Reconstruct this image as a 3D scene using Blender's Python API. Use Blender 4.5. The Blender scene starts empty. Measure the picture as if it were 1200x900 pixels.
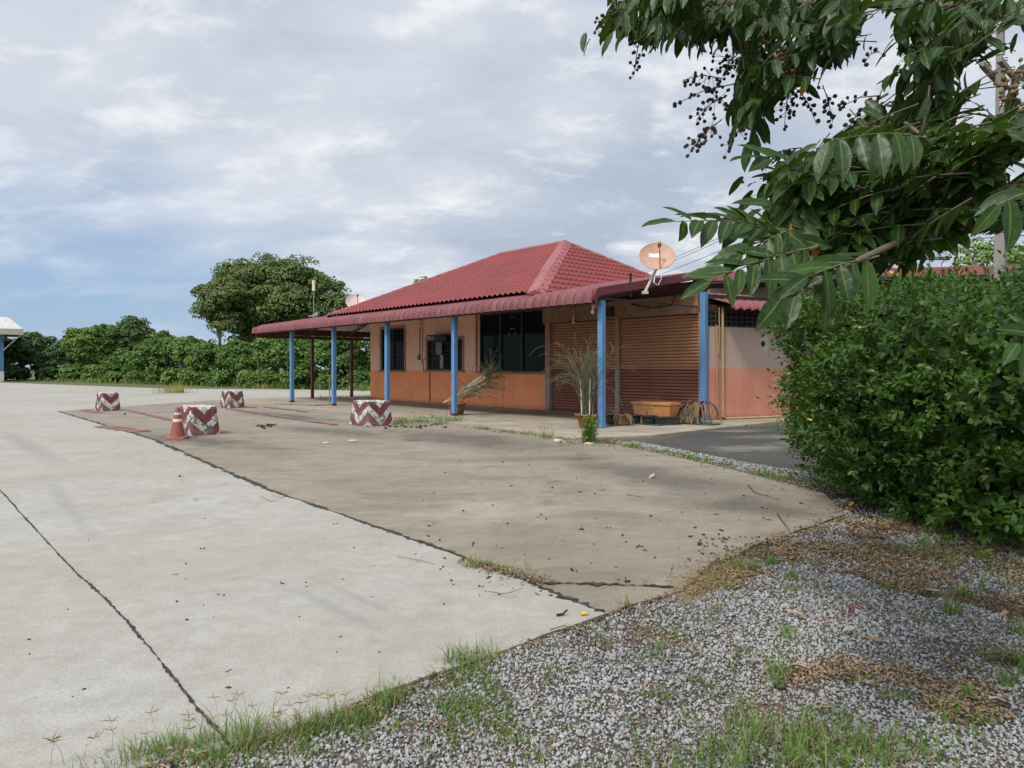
import bpy, bmesh, math, random
import numpy as np
from mathutils import Vector, Matrix, noise

R = math.radians
rng = np.random.default_rng(7)
random.seed(7)
sc = bpy.context.scene
COL = sc.collection
F_PX, HZ, EYE = 810.0, 431.0, 1.5

# ------------------------------------------------------------------ helpers
def at(px, py, d):
    return Vector(((px - 600) / 810 * d, d, EYE + (HZ - py) / 810 * d))

def gr(px, py, z=0.0):
    d = (EYE - z) * 810 / (py - HZ)
    return Vector(((px - 600) / 810 * d, d, z))

def tag(o, label=None, cat=None, group=None, kind=None):
    if label: o['label'] = label
    if cat: o['category'] = cat
    if group: o['group'] = group
    if kind: o['kind'] = kind
    return o

def empty(name, loc=(0, 0, 0), rz=0.0):
    o = bpy.data.objects.new(name, None)
    o.empty_display_size = 0.2
    COL.objects.link(o)
    o.location = loc
    o.rotation_euler = (0, 0, rz)
    return o

def link(name, me, m, parent=None):
    o = bpy.data.objects.new(name, me)
    COL.objects.link(o)
    if m is not None and len(me.materials) == 0:
        me.materials.append(m)
    if parent is not None:
        o.parent = parent
    return o

def copy_tree(o, parent=None):
    c = o.copy(); COL.objects.link(c); c.parent = parent
    for ch in [x for x in bpy.data.objects if x.parent == o]:
        copy_tree(ch, c)
    return c

def mesh_np(name, V, F, smooth=False):
    V = np.asarray(V, dtype=np.float32); F = np.asarray(F, dtype=np.int32)
    me = bpy.data.meshes.new(name)
    n, k = F.shape
    me.vertices.add(len(V)); me.vertices.foreach_set('co', V.ravel())
    me.loops.add(n * k); me.loops.foreach_set('vertex_index', F.ravel())
    me.polygons.add(n); me.polygons.foreach_set('loop_start', np.arange(0, n * k, k, dtype=np.int32))
    if smooth: me.polygons.foreach_set('use_smooth', np.ones(n, dtype=bool))
    me.update(calc_edges=True)
    return me

class MB:
    """collects shapes into one mesh"""
    def __init__(s): s.v = []; s.f = []
    def add(s, vs, fs):
        b = len(s.v); s.v += [tuple(v) for v in vs]; s.f += [tuple(i + b for i in f) for f in fs]
        return s
    def box(s, c, d, rz=0.0, ch=0.0):
        x, y, z = (q / 2 for q in d)
        M = Matrix.Rotation(rz, 3, 'Z'); c = Vector(c)
        if ch <= 0:
            vs = [M @ Vector((a * x, b * y, e * z)) + c for e in (-1, 1) for a, b in ((-1, -1), (1, -1), (1, 1), (-1, 1))]
            return s.add(vs, [(3, 2, 1, 0), (4, 5, 6, 7), (0, 1, 5, 4), (1, 2, 6, 5), (2, 3, 7, 6), (3, 0, 4, 7)])
        ring = [(-x + ch, -y), (x - ch, -y), (x, -y + ch), (x, y - ch), (x - ch, y), (-x + ch, y), (-x, y - ch), (-x, -y + ch)]
        vs = [M @ Vector((a, b, e)) + c for e in (-z, z) for a, b in ring]
        return s.add(vs, [tuple(range(7, -1, -1)), tuple(range(8, 16))] + [(i, (i + 1) % 8, 8 + (i + 1) % 8, 8 + i) for i in range(8)])
    def frustum(s, c, b0, b1, h, rz=0.0):
        M = Matrix.Rotation(rz, 3, 'Z'); c = Vector(c); vs = []
        for (x, y), z in ((b0, 0), (b1, h)):
            vs += [M @ Vector((a * x / 2, b * y / 2, z)) + c for a, b in ((-1, -1), (1, -1), (1, 1), (-1, 1))]
        return s.add(vs, [(3, 2, 1, 0), (4, 5, 6, 7), (0, 1, 5, 4), (1, 2, 6, 5), (2, 3, 7, 6), (3, 0, 4, 7)])
    def tube(s, pts, rad, n=8, caps=True):
        pts = [Vector(p) for p in pts]
        if not hasattr(rad, '__len__'): rad = [rad] * len(pts)
        b = len(s.v); prev = None
        for i, p in enumerate(pts):
            t = (pts[min(i + 1, len(pts) - 1)] - pts[max(i - 1, 0)]).normalized()
            if prev is None:
                a = Vector((0, 0, 1)) if abs(t.z) < .9 else Vector((1, 0, 0))
                x = t.cross(a).normalized()
            else:
                x = (prev - t * prev.dot(t)).normalized()
            prev = x; y = t.cross(x)
            for k in range(n):
                q = 2 * math.pi * k / n
                s.v.append(tuple(p + (x * math.cos(q) + y * math.sin(q)) * rad[i]))
        for i in range(len(pts) - 1):
            for k in range(n):
                s.f.append((b + i * n + k, b + i * n + (k + 1) % n, b + (i + 1) * n + (k + 1) % n, b + (i + 1) * n + k))
        if caps:
            s.f.append(tuple(b + k for k in range(n - 1, -1, -1)))
            s.f.append(tuple(b + (len(pts) - 1) * n + k for k in range(n)))
        return s
    def lathe(s, c, prof, n=20, M=None):
        c = Vector(c); b = len(s.v)
        for r, z in prof:
            for k in range(n):
                q = 2 * math.pi * k / n
                p = Vector((r * math.cos(q), r * math.sin(q), z))
                s.v.append(tuple((M @ p if M else p) + c))
        for i in range(len(prof) - 1):
            for k in range(n):
                s.f.append((b + i * n + k, b + i * n + (k + 1) % n, b + (i + 1) * n + (k + 1) % n, b + (i + 1) * n + k))
        return s
    def poly(s, pts, z0, z1):
        n = len(pts)
        vs = [(x, y, z0) for x, y in pts] + [(x, y, z1) for x, y in pts]
        return s.add(vs, [tuple(range(n - 1, -1, -1)), tuple(range(n, 2 * n))] + [(i, (i + 1) % n, n + (i + 1) % n, n + i) for i in range(n)])
    def build(s, name, m, parent=None, smooth=False):
        me = bpy.data.meshes.new(name)
        me.from_pydata(s.v, [], s.f)
        if smooth: me.polygons.foreach_set('use_smooth', [True] * len(me.polygons))
        me.update()
        return link(name, me, m, parent)

# ------------------------------------------------------------------ materials
class NT:
    def __init__(s, name):
        s.m = bpy.data.materials.new(name); s.m.use_nodes = True
        s.t = s.m.node_tree; s.n = s.t.nodes
        s.bsdf = s.n['Principled BSDF']; s.out = s.n['Material Output']
    def new(s, typ, **kw):
        nd = s.n.new(typ)
        for k, v in kw.items():
            if k.startswith('i_'): nd.inputs[k[2:]].default_value = v
            else: setattr(nd, k, v)
        return nd
    def l(s, a, b): s.t.links.new(a, b)
    def coords(s, kind='Object', scale=(1, 1, 1)):
        tc = s.new('ShaderNodeTexCoord'); mp = s.new('ShaderNodeMapping'); mp.inputs['Scale'].default_value = scale
        s.l(tc.outputs[kind], mp.inputs['Vector']); return mp.outputs['Vector']
    def noise(s, vec, scale, detail=6, rough=.6, dist=0.0):
        nd = s.new('ShaderNodeTexNoise'); nd.inputs['Scale'].default_value = scale
        nd.inputs['Detail'].default_value = detail; nd.inputs['Roughness'].default_value = rough
        nd.inputs['Distortion'].default_value = dist
        s.l(vec, nd.inputs['Vector']); return nd.outputs['Fac']
    def ramp(s, fac, stops, interp='LINEAR'):
        nd = s.new('ShaderNodeValToRGB'); cr = nd.color_ramp; cr.interpolation = interp
        while len(cr.elements) < len(stops): cr.elements.new(.5)
        for e, (p, c) in zip(cr.elements, stops):
            e.position = p; e.color = (*c, 1) if hasattr(c, '__len__') else (c, c, c, 1)
        s.l(fac, nd.inputs['Fac']); return nd.outputs['Color']
    def mix(s, fac, a, b, blend='MIX'):
        nd = s.new('ShaderNodeMix', data_type='RGBA', blend_type=blend)
        for sock, v in ((nd.inputs[0], fac), (nd.inputs[6], a), (nd.inputs[7], b)):
            if hasattr(v, 'is_linked') or isinstance(v, bpy.types.NodeSocket): s.l(v, sock)
            elif hasattr(v, '__len__'): sock.default_value = (*v, 1) if len(v) == 3 else v
            else: sock.default_value = v
        return nd.outputs[2]
    def math(s, op, a, b=None):
        nd = s.new('ShaderNodeMath', operation=op)
        for i, v in enumerate((a, b)):
            if v is None: continue
            if isinstance(v, bpy.types.NodeSocket): s.l(v, nd.inputs[i])
            else: nd.inputs[i].default_value = v
        return nd.outputs[0]
    def bump(s, h, strength=.3, dist=.02):
        nd = s.new('ShaderNodeBump'); nd.inputs['Strength'].default_value = strength; nd.inputs['Distance'].default_value = dist
        s.l(h, nd.inputs['Height']); s.l(nd.outputs['Normal'], s.bsdf.inputs['Normal'])
    def col(s, c):
        if isinstance(c, bpy.types.NodeSocket): s.l(c, s.bsdf.inputs['Base Color'])
        else: s.bsdf.inputs['Base Color'].default_value = (*c, 1)
    def set(s, rough=.6, spec=.4, metal=0.0):
        s.bsdf.inputs['Roughness'].default_value = rough
        s.bsdf.inputs['Specular IOR Level'].default_value = spec
        s.bsdf.inputs['Metallic'].default_value = metal

def mat_worn(name, c, c2=None, scale=6, rough=.6, amt=(.42, .68), spec=.35, bump=.15, metal=0.0, stretch=(1, 1, 1)):
    """paint or plastic with patchy wear"""
    t = NT(name); v = t.coords('Object', stretch)
    c2 = c2 or tuple(x * .6 for x in c)
    n1 = t.noise(v, scale, 8, .65); n2 = t.noise(v, scale * 7, 5, .6)
    a = t.mix(t.ramp(n1, [(amt[0], 0.0), (amt[1], 1.0)]), c, c2)
    a = t.mix(t.math('MULTIPLY', n2, .35), a, tuple(x * .75 for x in c))
    t.col(a); t.set(rough, spec, metal)
    if bump: t.bump(n2, bump, .01)
    return t.m

def mat_leaf(name, cols, rough=.45, trans=.3, spec=.4, tcol=None):
    """leaf colours differ per leaf; light passes through the blades"""
    t = NT(name)
    g = t.new('ShaderNodeNewGeometry')
    n = len(cols)
    c = t.ramp(g.outputs['Random Per Island'], [(i / max(n - 1, 1) if n > 1 else 0, q) for i, q in enumerate(cols)])
    v = t.coords('Object')
    big = t.noise(v, .9, 3, .5)
    c = t.mix(t.ramp(big, [(.35, 0.0), (.7, 1.0)]), c, tuple(x * 1.35 for x in cols[len(cols) // 2]))
    t.col(c); t.set(rough, spec)
    tr = t.new('ShaderNodeBsdfTranslucent')
    tc = t.mix(.6, c, tcol or (.16, .26, .03))
    t.l(tc, tr.inputs['Color'])
    mx = t.new('ShaderNodeMixShader'); mx.inputs[0].default_value = trans
    t.l(t.bsdf.outputs[0], mx.inputs[1]); t.l(tr.outputs[0], mx.inputs[2]); t.l(mx.outputs[0], t.out.inputs[0])
    return t.m

def mat_concrete(name, base, warm, dark, spot_pts=(), dark_amt=(.5, .75)):
    t = NT(name); v = t.coords('Object')
    a = t.noise(v, .22, 8, .62, .4); b = t.noise(v, 1.3, 9, .68, .3)
    vs = t.coords('Object', (.8, 1.5, 1)); st = t.noise(vs, 1.1, 8, .7, .6)
    f = t.noise(v, 38, 5, .7); ff = t.noise(v, 140, 3, .6)
    c = t.mix(t.ramp(a, [(.38, 0.0), (.64, 1.0)]), base, warm)
    m2 = t.noise(v, 5.5, 8, .7, .2)
    c = t.mix(t.ramp(m2, [(.44, 0.0), (.64, .42)]), c, tuple(x * .74 for x in warm))
    c = t.mix(t.ramp(m2, [(.30, .35), (.44, 0.0)]), c, tuple(min(1, x * 1.18) for x in base))
    c = t.mix(t.ramp(b, [(.42, 0.0), (.75, .55)]), c, tuple(x * .72 for x in warm))
    c = t.mix(t.ramp(st, [(dark_amt[0], 0.0), (dark_amt[1], .75)]), c, dark)
    for (x, y, rx, ry, ang, colr, amt) in spot_pts:      # stains with their own outline
        mp = t.new('ShaderNodeMapping', vector_type='TEXTURE'); mp.inputs['Location'].default_value = (x, y, 0)
        mp.inputs['Rotation'].default_value = (0, 0, ang); mp.inputs['Scale'].default_value = (rx, ry, 1)
        tc = t.new('ShaderNodeTexCoord'); t.l(tc.outputs['Object'], mp.inputs['Vector'])
        ln = t.new('ShaderNodeVectorMath', operation='LENGTH'); t.l(mp.outputs['Vector'], ln.inputs[0])
        e = t.math('ADD', ln.outputs['Value'], t.math('MULTIPLY', t.math('SUBTRACT', b, .5), 2.2))
        e = t.math('ADD', e, t.math('MULTIPLY', t.math('SUBTRACT', st, .5), 1.6))
        c = t.mix(t.ramp(e, [(.25, amt), (1.0, 0.0)]), c, colr)
    c = t.mix(t.ramp(f, [(.30, .55), (.46, 0.0)]), c, tuple(x * .55 for x in base))
    c = t.mix(t.ramp(f, [(.60, 0.0), (.75, .4)]), c, tuple(min(1, x * 1.25) for x in base))
    c = t.mix(t.ramp(ff, [(.36, .75), (.46, 0.0)]), c, tuple(x * .5 for x in base))
    g2 = t.noise(v, 75, 4, .75); c = t.mix(t.ramp(g2, [(.57, 0.0), (.66, .6)]), c, tuple(min(1, x * 1.3) for x in base)); c = t.mix(t.ramp(g2, [(.33, .6), (.42, 0.0)]), c, tuple(x * .55 for x in base))
    t.col(c); t.set(.9, .15)
    h = t.math('ADD', t.math('MULTIPLY', f, .6), t.math('MULTIPLY', b, 1.0))
    t.bump(h, .25, .02)
    return t.m

M = {}
M['metal_dark'] = mat_worn('dark_steel', (.05, .045, .042), (.09, .05, .035), 8, .6)
M['blue'] = mat_worn('blue_paint', (.095, .225, .42), (.15, .16, .19), 4, .5, (.48, .72))
M['maroon_post'] = mat_worn('maroon_paint', (.13, .028, .03), None, 5, .6)
M['black'] = mat_worn('black_frame', (.012, .012, .013), (.03, .03, .028), 6, .5)
M['white'] = mat_worn('white_plastic', (.75, .74, .7), (.5, .48, .44), 5, .5)
M['grey_metal'] = mat_worn('grey_sheet', (.22, .22, .21), (.13, .12, .11), 3, .55)
M['beam'] = mat_worn('beam_maroon', (.10, .03, .03), (.05, .03, .028), 4, .6)

# ------------------------------------------------------------------ render, world, sun, camera
sc.render.engine = 'CYCLES'
sc.cycles.use_denoising = True
sc.cycles.max_bounces = 7
sc.cycles.diffuse_bounces = 5
sc.cycles.glossy_bounces = 3
sc.cycles.transmission_bounces = 4
sc.cycles.transparent_max_bounces = 6
sc.view_settings.view_transform = 'Standard'
sc.view_settings.look = 'None'
sc.view_settings.gamma = 1
EXPO = 1.12
sc.view_settings.exposure = EXPO
GAIN = 2 ** EXPO

SUN_DIR = Vector((-.36, -.46, .81)).normalized()
el = math.asin(SUN_DIR.z); azr = math.atan2(SUN_DIR.x, SUN_DIR.y)
w = bpy.data.worlds.new('World'); sc.world = w; w.use_nodes = True
def build_world():
    nt = w.node_tree; N = nt.nodes; bg = N['Background']
    bg.inputs['Strength'].default_value = .1
    L = nt.links.new
    sky = N.new('ShaderNodeTexSky'); sky.sky_type = 'NISHITA'; sky.sun_disc = False
    sky.sun_elevation = el; sky.sun_rotation = azr; sky.air_density = 1.0; sky.dust_density = .6
    tc = N.new('ShaderNodeTexCoord'); sep = N.new('ShaderNodeSeparateXYZ'); L(tc.outputs['Generated'], sep.inputs[0])
    def m(op, a, b=None, c=None):
        nd = N.new('ShaderNodeMath'); nd.operation = op
        for i, q in enumerate((a, b, c)):
            if q is None: continue
            if isinstance(q, bpy.types.NodeSocket): L(q, nd.inputs[i])
            else: nd.inputs[i].default_value = q
        return nd.outputs[0]
    def ramp(f, stops):
        nd = N.new('ShaderNodeValToRGB'); cr = nd.color_ramp
        while len(cr.elements) < len(stops): cr.elements.new(.5)
        for e, (p, c) in zip(cr.elements, stops):
            e.position = p; e.color = (*c, 1) if hasattr(c, '__len__') else (c, c, c, 1)
        L(f, nd.inputs[0]); return nd.outputs[0]
    def mix(f, a, b):
        nd = N.new('ShaderNodeMix'); nd.data_type = 'RGBA'
        for s, q in ((nd.inputs[0], f), (nd.inputs[6], a), (nd.inputs[7], b)):
            if isinstance(q, bpy.types.NodeSocket): L(q, s)
            elif hasattr(q, '__len__'): s.default_value = (*q, 1)
            else: s.default_value = q
        return nd.outputs[2]
    zz = m('ADD', m('MAXIMUM', sep.outputs['Z'], 0.0), .30)
    cx = m('DIVIDE', sep.outputs['X'], zz); cy = m('DIVIDE', sep.outputs['Y'], zz)
    comb = N.new('ShaderNodeCombineXYZ'); L(cx, comb.inputs[0]); L(cy, comb.inputs[1])
    def nz(scale, det, rough, dist, st=(1, 1, 1), loc=(0, 0, 0), rot=0):
        mp = N.new('ShaderNodeMapping'); mp.inputs['Scale'].default_value = st; mp.inputs['Location'].default_value = loc
        mp.inputs['Rotation'].default_value = (0, 0, rot)
        L(comb.outputs[0], mp.inputs[0])
        nd = N.new('ShaderNodeTexNoise'); nd.inputs['Scale'].default_value = scale; nd.inputs['Detail'].default_value = det
        nd.inputs['Roughness'].default_value = rough; nd.inputs['Distortion'].default_value = dist
        L(mp.outputs[0], nd.inputs['Vector']); return nd.outputs['Fac']
    big = nz(.9, 5, .5, .3, (1, 1.2, 1), (3.1, 1.7, 0), .4)
    mid = nz(2.3, 10, .58, .35, (.75, 1.15, 1), (1.3, .4, 0), .6)
    fine = nz(6.0, 10, .62, .3, (.8, 1.2, 1), (7.3, 2.2, 0), .6)
    s = 10 / GAIN
    grey = tuple(q * s for q in (.45, .53, .65)); light = tuple(q * s for q in (.72, .76, .83)); white = tuple(q * s for q in (.95, .955, .965))
    f1 = m('ADD', m('MULTIPLY', big, .45), m('MULTIPLY', mid, .55))
    cloud = mix(ramp(f1, [(.38, 0.0), (.58, 1.0)]), grey, light)
    f2 = m('ADD', m('MULTIPLY', mid, .5), m('MULTIPLY', fine, .5))
    cloud = mix(ramp(f2, [(.505, 0.0), (.63, .9)]), cloud, white)
    # the clearer blue strip low over the trees to the north-west
    left = m('DIVIDE', m('MULTIPLY', sep.outputs['X'], -1), m('MAXIMUM', sep.outputs['Y'], .05))
    lowm = ramp(sep.outputs['Z'], [(.02, 1.0), (.12, .85), (.30, 0.0)])
    lm = ramp(left, [(.10, .0), (.50, 1.0)])
    clr = m('MULTIPLY', lowm, lm)
    clr = m('MULTIPLY', clr, ramp(f1, [(.46, 1.0), (.66, .35)]))
    blue_sky = mix(.82, sky.outputs[0], tuple(q * s for q in (.22, .365, .60)))
    c = mix(clr, cloud, blue_sky)
    # thin high cloud is brighter round the sun
    vm = N.new('ShaderNodeVectorMath'); vm.operation = 'DOT_PRODUCT'; L(tc.outputs['Generated'], vm.inputs[0]); vm.inputs[1].default_value = SUN_DIR
    glow = ramp(vm.outputs['Value'], [(.45, 0.0), (1.0, 1.0)])
    vs = N.new('ShaderNodeVectorMath'); vs.operation = 'SCALE'; L(c, vs.inputs[0]); L(m('ADD', m('MULTIPLY', glow, 2.0), 1.0), vs.inputs['Scale'])
    L(vs.outputs[0], bg.inputs['Color'])
build_world()
sun = bpy.data.lights.new('sun', 'SUN'); sun.energy = 1.3; sun.angle = R(10); sun.color = (1, .95, .86)
so = bpy.data.objects.new('sun', sun); COL.objects.link(so); so.rotation_euler = SUN_DIR.to_track_quat('Z', 'Y').to_euler()
so.location = (0, 0, 30)

cam = bpy.data.cameras.new('camera'); cam.sensor_width = 36; cam.lens = 810 / 1200 * 36
cam.shift_y = -19 / 1200; cam.clip_start = .05; cam.clip_end = 3000
co = bpy.data.objects.new('camera', cam); COL.objects.link(co); co.location = (0, 0, EYE); co.rotation_euler = (R(90), 0, 0)
sc.camera = co

# ------------------------------------------------------------------ building frame: u along the front (away), v into the building
U = Vector((-.675, .738, 0)); Vv = Vector((.738, .675, 0)); P1 = Vector((2.19, 16.9, 0))
RZ = math.atan2(-.738, .675)
def W(u, v, z=0.0): return P1 + U * u + Vv * v + Vector((0, 0, z))
def L_(u, v, z=0.0): return (-u, v, z)

# ------------------------------------------------------------------ ground
def mat_ground():
    t = NT('gravel_and_dirt'); v = t.coords('Object')
    vo = t.new('ShaderNodeTexVoronoi'); vo.inputs['Scale'].default_value = 55; t.l(v, vo.inputs['Vector'])
    g = t.ramp(vo.outputs['Color'], [(.1, (.06, .06, .06)), (.5, (.13, .13, .135)), (.9, (.24, .24, .25))])
    g = t.mix(t.ramp(vo.outputs['Distance'], [(.35, 0.0), (.6, 1.0)]), g, (.05, .045, .04))
    n = t.noise(v, 1.1, 8, .6, .3)
    d = t.mix(t.noise(v, 25, 6, .7), (.055, .042, .03), (.15, .115, .08))
    c = t.mix(t.ramp(n, [(.40, 0.0), (.56, .95)]), g, d)
    far = t.new('ShaderNodeVectorMath', operation='LENGTH'); t.l(v, far.inputs[0])
    c = t.mix(t.ramp(t.math('DIVIDE', far.outputs['Value'], 60), [(.15, 0.0), (.5, 1.0)]), c, (.10, .11, .05))
    t.col(c); t.set(.95, .1); t.bump(vo.outputs['Distance'], .6, .015)
    return t.m
g = MB(); g.add([(-900, -300, -.022), (900, -300, -.022), (900, 1500, -.022), (-900, 1500, -.022)], [(0, 1, 2, 3)])
tag(g.build('ground', mat_ground()), kind='structure')

stain = (.065, .056, .048)
M['lot'] = mat_concrete('pale_concrete', (.36, .348, .318), (.31, .284, .232), (.20, .182, .15),
    [(-6.5, 9.2, 2.2, .5, .8, (.27, .245, .2), .5), (-2.1, 5.5, 1.6, .35, 1.0, (.30, .275, .22), .6), (-1.1, 4.3, .9, .07, 2.35, (.2, .195, .18), .45), (-.95, 4.45, 1.0, .05, 2.33, (.2, .195, .18), .4), (-5.5, 7.0, 2.5, .10, 2.25, (.2, .19, .17), .4), (-4.9, 7.6, 2.5, .10, 2.25, (.2, .19, .17), .4), (-9.5, 13.5, 5, .25, 2.3, (.19, .18, .155), .5)], (.55, .9))
M['apron'] = mat_concrete('brown_concrete', (.29, .256, .204), (.225, .19, .143), (.115, .096, .074),
    [(-6.6, 14.4, 3.4, .7, -.62, stain, .85), (-4.2, 16.3, 3.5, .8, -.7, stain, .7), (-1.0, 14.6, 3.6, 1.3, -.85, stain, .8),
     (2.0, 9.6, 2.6, .9, -1.1, stain, .75), (2.6, 7.4, 1.3, .5, -.5, stain, .7), (-7.0, 21.5, 4.5, .8, -.83, (.06, .054, .05), .85), (.5, 11.5, 1.7, .5, .2, stain, .45),
     (-.2, 7.3, 1.0, .6, .2, (.36, .325, .275), .6)], (.47, .72))
M['walk'] = mat_concrete('walkway_concrete', (.39, .34, .27), (.31, .255, .19), (.15, .118, .088), [(1.9, 21.5, 4, 1.3, -.83, (.11, .08, .058), .8), (-1.6, 24.5, 5.5, 1.0, -.83, (.12, .088, .062), .75)], (.42, .70))
M['asphalt'] = mat_concrete('dark_pad', (.085, .08, .074), (.06, .056, .05), (.028, .027, .025), [(4.4, 13.0, 1.1, .55, .4, (.24, .22, .185), .6), (6.2, 15.2, 1.4, .7, .1, (.22, .2, .17), .6), (5.6, 13.9, .9, .4, .7, (.2, .185, .16), .5), (5.3, 16.6, 1.3, .5, .1, (.2, .18, .15), .7)], (.5, .8))
def jag(pts, step, amp, seed=0):
    """a polyline with small breaks, as cast or cracked edges have"""
    out = []
    for (a, b) in zip(pts[:-1], pts[1:]):
        a = Vector(a[:2]); b = Vector(b[:2]); n = max(1, int((b - a).length / step)); pr = (b - a).normalized(); pr = Vector((-pr.y, pr.x))
        for i in range(n):
            q = a.lerp(b, i / n)
            o = noise.noise((q.x * 3 + seed, q.y * 3, seed)) + .5 * noise.noise((q.x * 11, q.y * 11, seed + 4))
            out.append(q + pr * o * amp)
    out.append(Vector(pts[-1][:2])); return out
Eline = [(-6.0, 1.2), (-1.63, 2.50), (-1.03, 2.77), (-.49, 3.29), (0, 3.72), (.57, 4.22)]
Eline2 = [(.57, 4.22), (.72, 4.36), (1.16, 4.69)]
Eline3 = [(1.16, 4.69), (1.52, 5.3), (2.32, 6.1), (3.42, 7.1), (3.75, 8.32), (3.28, 10.21), (2.47, 12.53), (1.63, 14.3), (1.2, 15.0)]
Bline = [(-15.65, 23.82), (-7.5, 14.46), (-3.09, 8.62), (-1.74, 7.06), (-.56, 5.68), (.12, 4.84), (.57, 4.22)]
Cline = [(.12, 4.84), (.59, 4.80), (1.16, 4.69)]
eb = jag(Bline, .25, .02, 2)
p = [tuple(q) for q in jag(Eline, .12, .025, 1)] + [tuple(q) for q in eb[::-1][1:]] + [tuple(W(21.6, -2.2)[:2]), tuple(W(21.6, 9.2)[:2]), (9, 30.6), (14, 36), (2, 44), (-25, 50), (-58, 75), (-95, 92), (-120, 60), (-60, -6)]
lot = MB().poly(p, -.09, 0.0)
tag(lot.build('concrete_lot', M['lot']), kind='structure')
p = [tuple(q) for q in eb] + [tuple(q) for q in jag(Eline2, .1, .015, 3)[1:-1]] + [tuple(q) for q in jag(Eline3, .15, .03, 5)] + [(9, 30.6), tuple(W(21.6, 9.2)[:2]), tuple(W(21.6, -2.2)[:2])]
tag(MB().poly(p, -.09, -.004).build('concrete_apron', M['apron']), kind='structure')
wp = [W(*q) for q in ((-1.2, -2.3), (3.3, -1.8), (8.5, -1.6), (22.0, -1.8), (22.0, 9), (-1.9, 9), (-1.9, -.6))]
wp = jag(wp + [wp[0]], .3, .04, 9)[:-1]
tag(MB().poly([tuple(q) for q in wp], -.06, .026).build('walkway', M['walk']), kind='structure')
pad = [(2.5, 13.75), (3.05, 12.3), (3.75, 11.0), (4.6, 10.2), (9, 9.2), (13, 12), (13, 22), (8.0, 19.0), (4.35, 16.35)]
pad = jag(pad + [pad[0]], .25, .05, 12)[:-1]
tag(MB().poly([tuple(q) for q in pad], -.08, -.015).build('asphalt_pad', M['asphalt']), kind='structure')

# joints between slabs, filled with cracked tar
M['tar'] = mat_worn('tar_filler', (.025, .023, .022), (.10, .09, .075), 14, .85, spec=.15)
def ribbon(name, pts, wd, z, m, seed, amp=.5, step=.022):
    pp = jag(pts, step, .005, seed); mb = MB(); vs = []
    for i, q in enumerate(pp):
        t = (pp[min(i + 1, len(pp) - 1)] - pp[max(i - 1, 0)]).normalized(); pr = Vector((-t.y, t.x))
        k_ = 1.0
        fl = max(.12, .7 + k_ * amp * (1.5 * noise.noise((q.x * 3, q.y * 3, seed)) + 1.6 * noise.noise((q.x * 23, q.y * 23, seed)) + noise.noise((q.x * 57, q.y * 57, seed))))
        fr = max(.12, .7 + k_ * amp * (1.5 * noise.noise((q.x * 3, q.y * 3, seed + 50)) + 1.6 * noise.noise((q.x * 23, q.y * 23, seed + 9)) + noise.noise((q.x * 57, q.y * 57, seed + 3))))
        a = q + pr * wd * .5 * fl; b = q - pr * wd * .5 * fr
        vs += [(a.x, a.y, z), (b.x, b.y, z)]
    mb.add(vs, [(2 * i, 2 * i + 1, 2 * i + 3, 2 * i + 2) for i in range(len(pp) - 1)])
    return mb.build(name, m)
tag(ribbon('joint_filler', [(-12.3, 15.15), (-6.25, 8.44), (-3.38, 5.26), (-2.28, 4.1), (-1.22, 2.85), (-1.1, 2.72)], .019, .004, M['tar'], 1, .8), kind='structure')
tag(ribbon('joint_filler', Bline[:3], .085, .004, M['tar'], 5, 1.0), kind='structure')
tag(ribbon('joint_filler', Bline[2:-1], .05, .004, M['tar'], 8, 1.0), kind='structure')
tag(ribbon('joint_filler', [(.15, 4.8), (.35, 4.5), (.56, 4.24)], .08, .004, M['tar'], 15, 1.0), kind='structure')
tag(ribbon('joint_filler', Cline[:2] + [(1.1, 4.72)], .05, .004, M['tar'], 25, 1.0), kind='structure')

# faded maroon paint that outlined two pump islands
M['gpaint'] = mat_worn('faded_maroon_paint', (.17, .045, .06), (.24, .17, .15), 2.2, .85, (.35, .62), .1)
def strip(p0, p1, wd, seed): return tag(ribbon('painted_line', [p0, p1], wd, .008 + seed * .0004, M['gpaint'], seed, .25, .15), kind='structure')
UU = Vector((-.675, .738)); VV2 = Vector((.738, .675))
B1c, B2c, B3c, B4c = Vector((-14.16, 23.8)), Vector((-7.08, 15.19)), Vector((-10.5, 25.6)), Vector((-3.67, 17.6))
strip(B1c + UU * 1.3 - VV2 * .25, B1c - UU * .9 - VV2 * .25, .5, 1)
strip(B1c - UU * .5 + VV2 * .8, B2c + UU * 2.0 + VV2 * 1.0, .3, 2)
strip(B2c + UU * 1.8 - VV2 * .55, B2c + UU * 4.2 - VV2 * .8, .7, 3)
strip(B3c - UU * .1 - VV2 * .1, B4c + UU * 1.0 - VV2 * .35, .32, 4)
strip(B3c - UU * .3 + VV2 * 1.3, B3c - UU * 4.0 + VV2 * 1.2, .35, 6)
strip(B3c + UU * 1.5 + VV2 * .2, B3c - UU * .1 + VV2 * 1.0, .5, 7)
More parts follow.
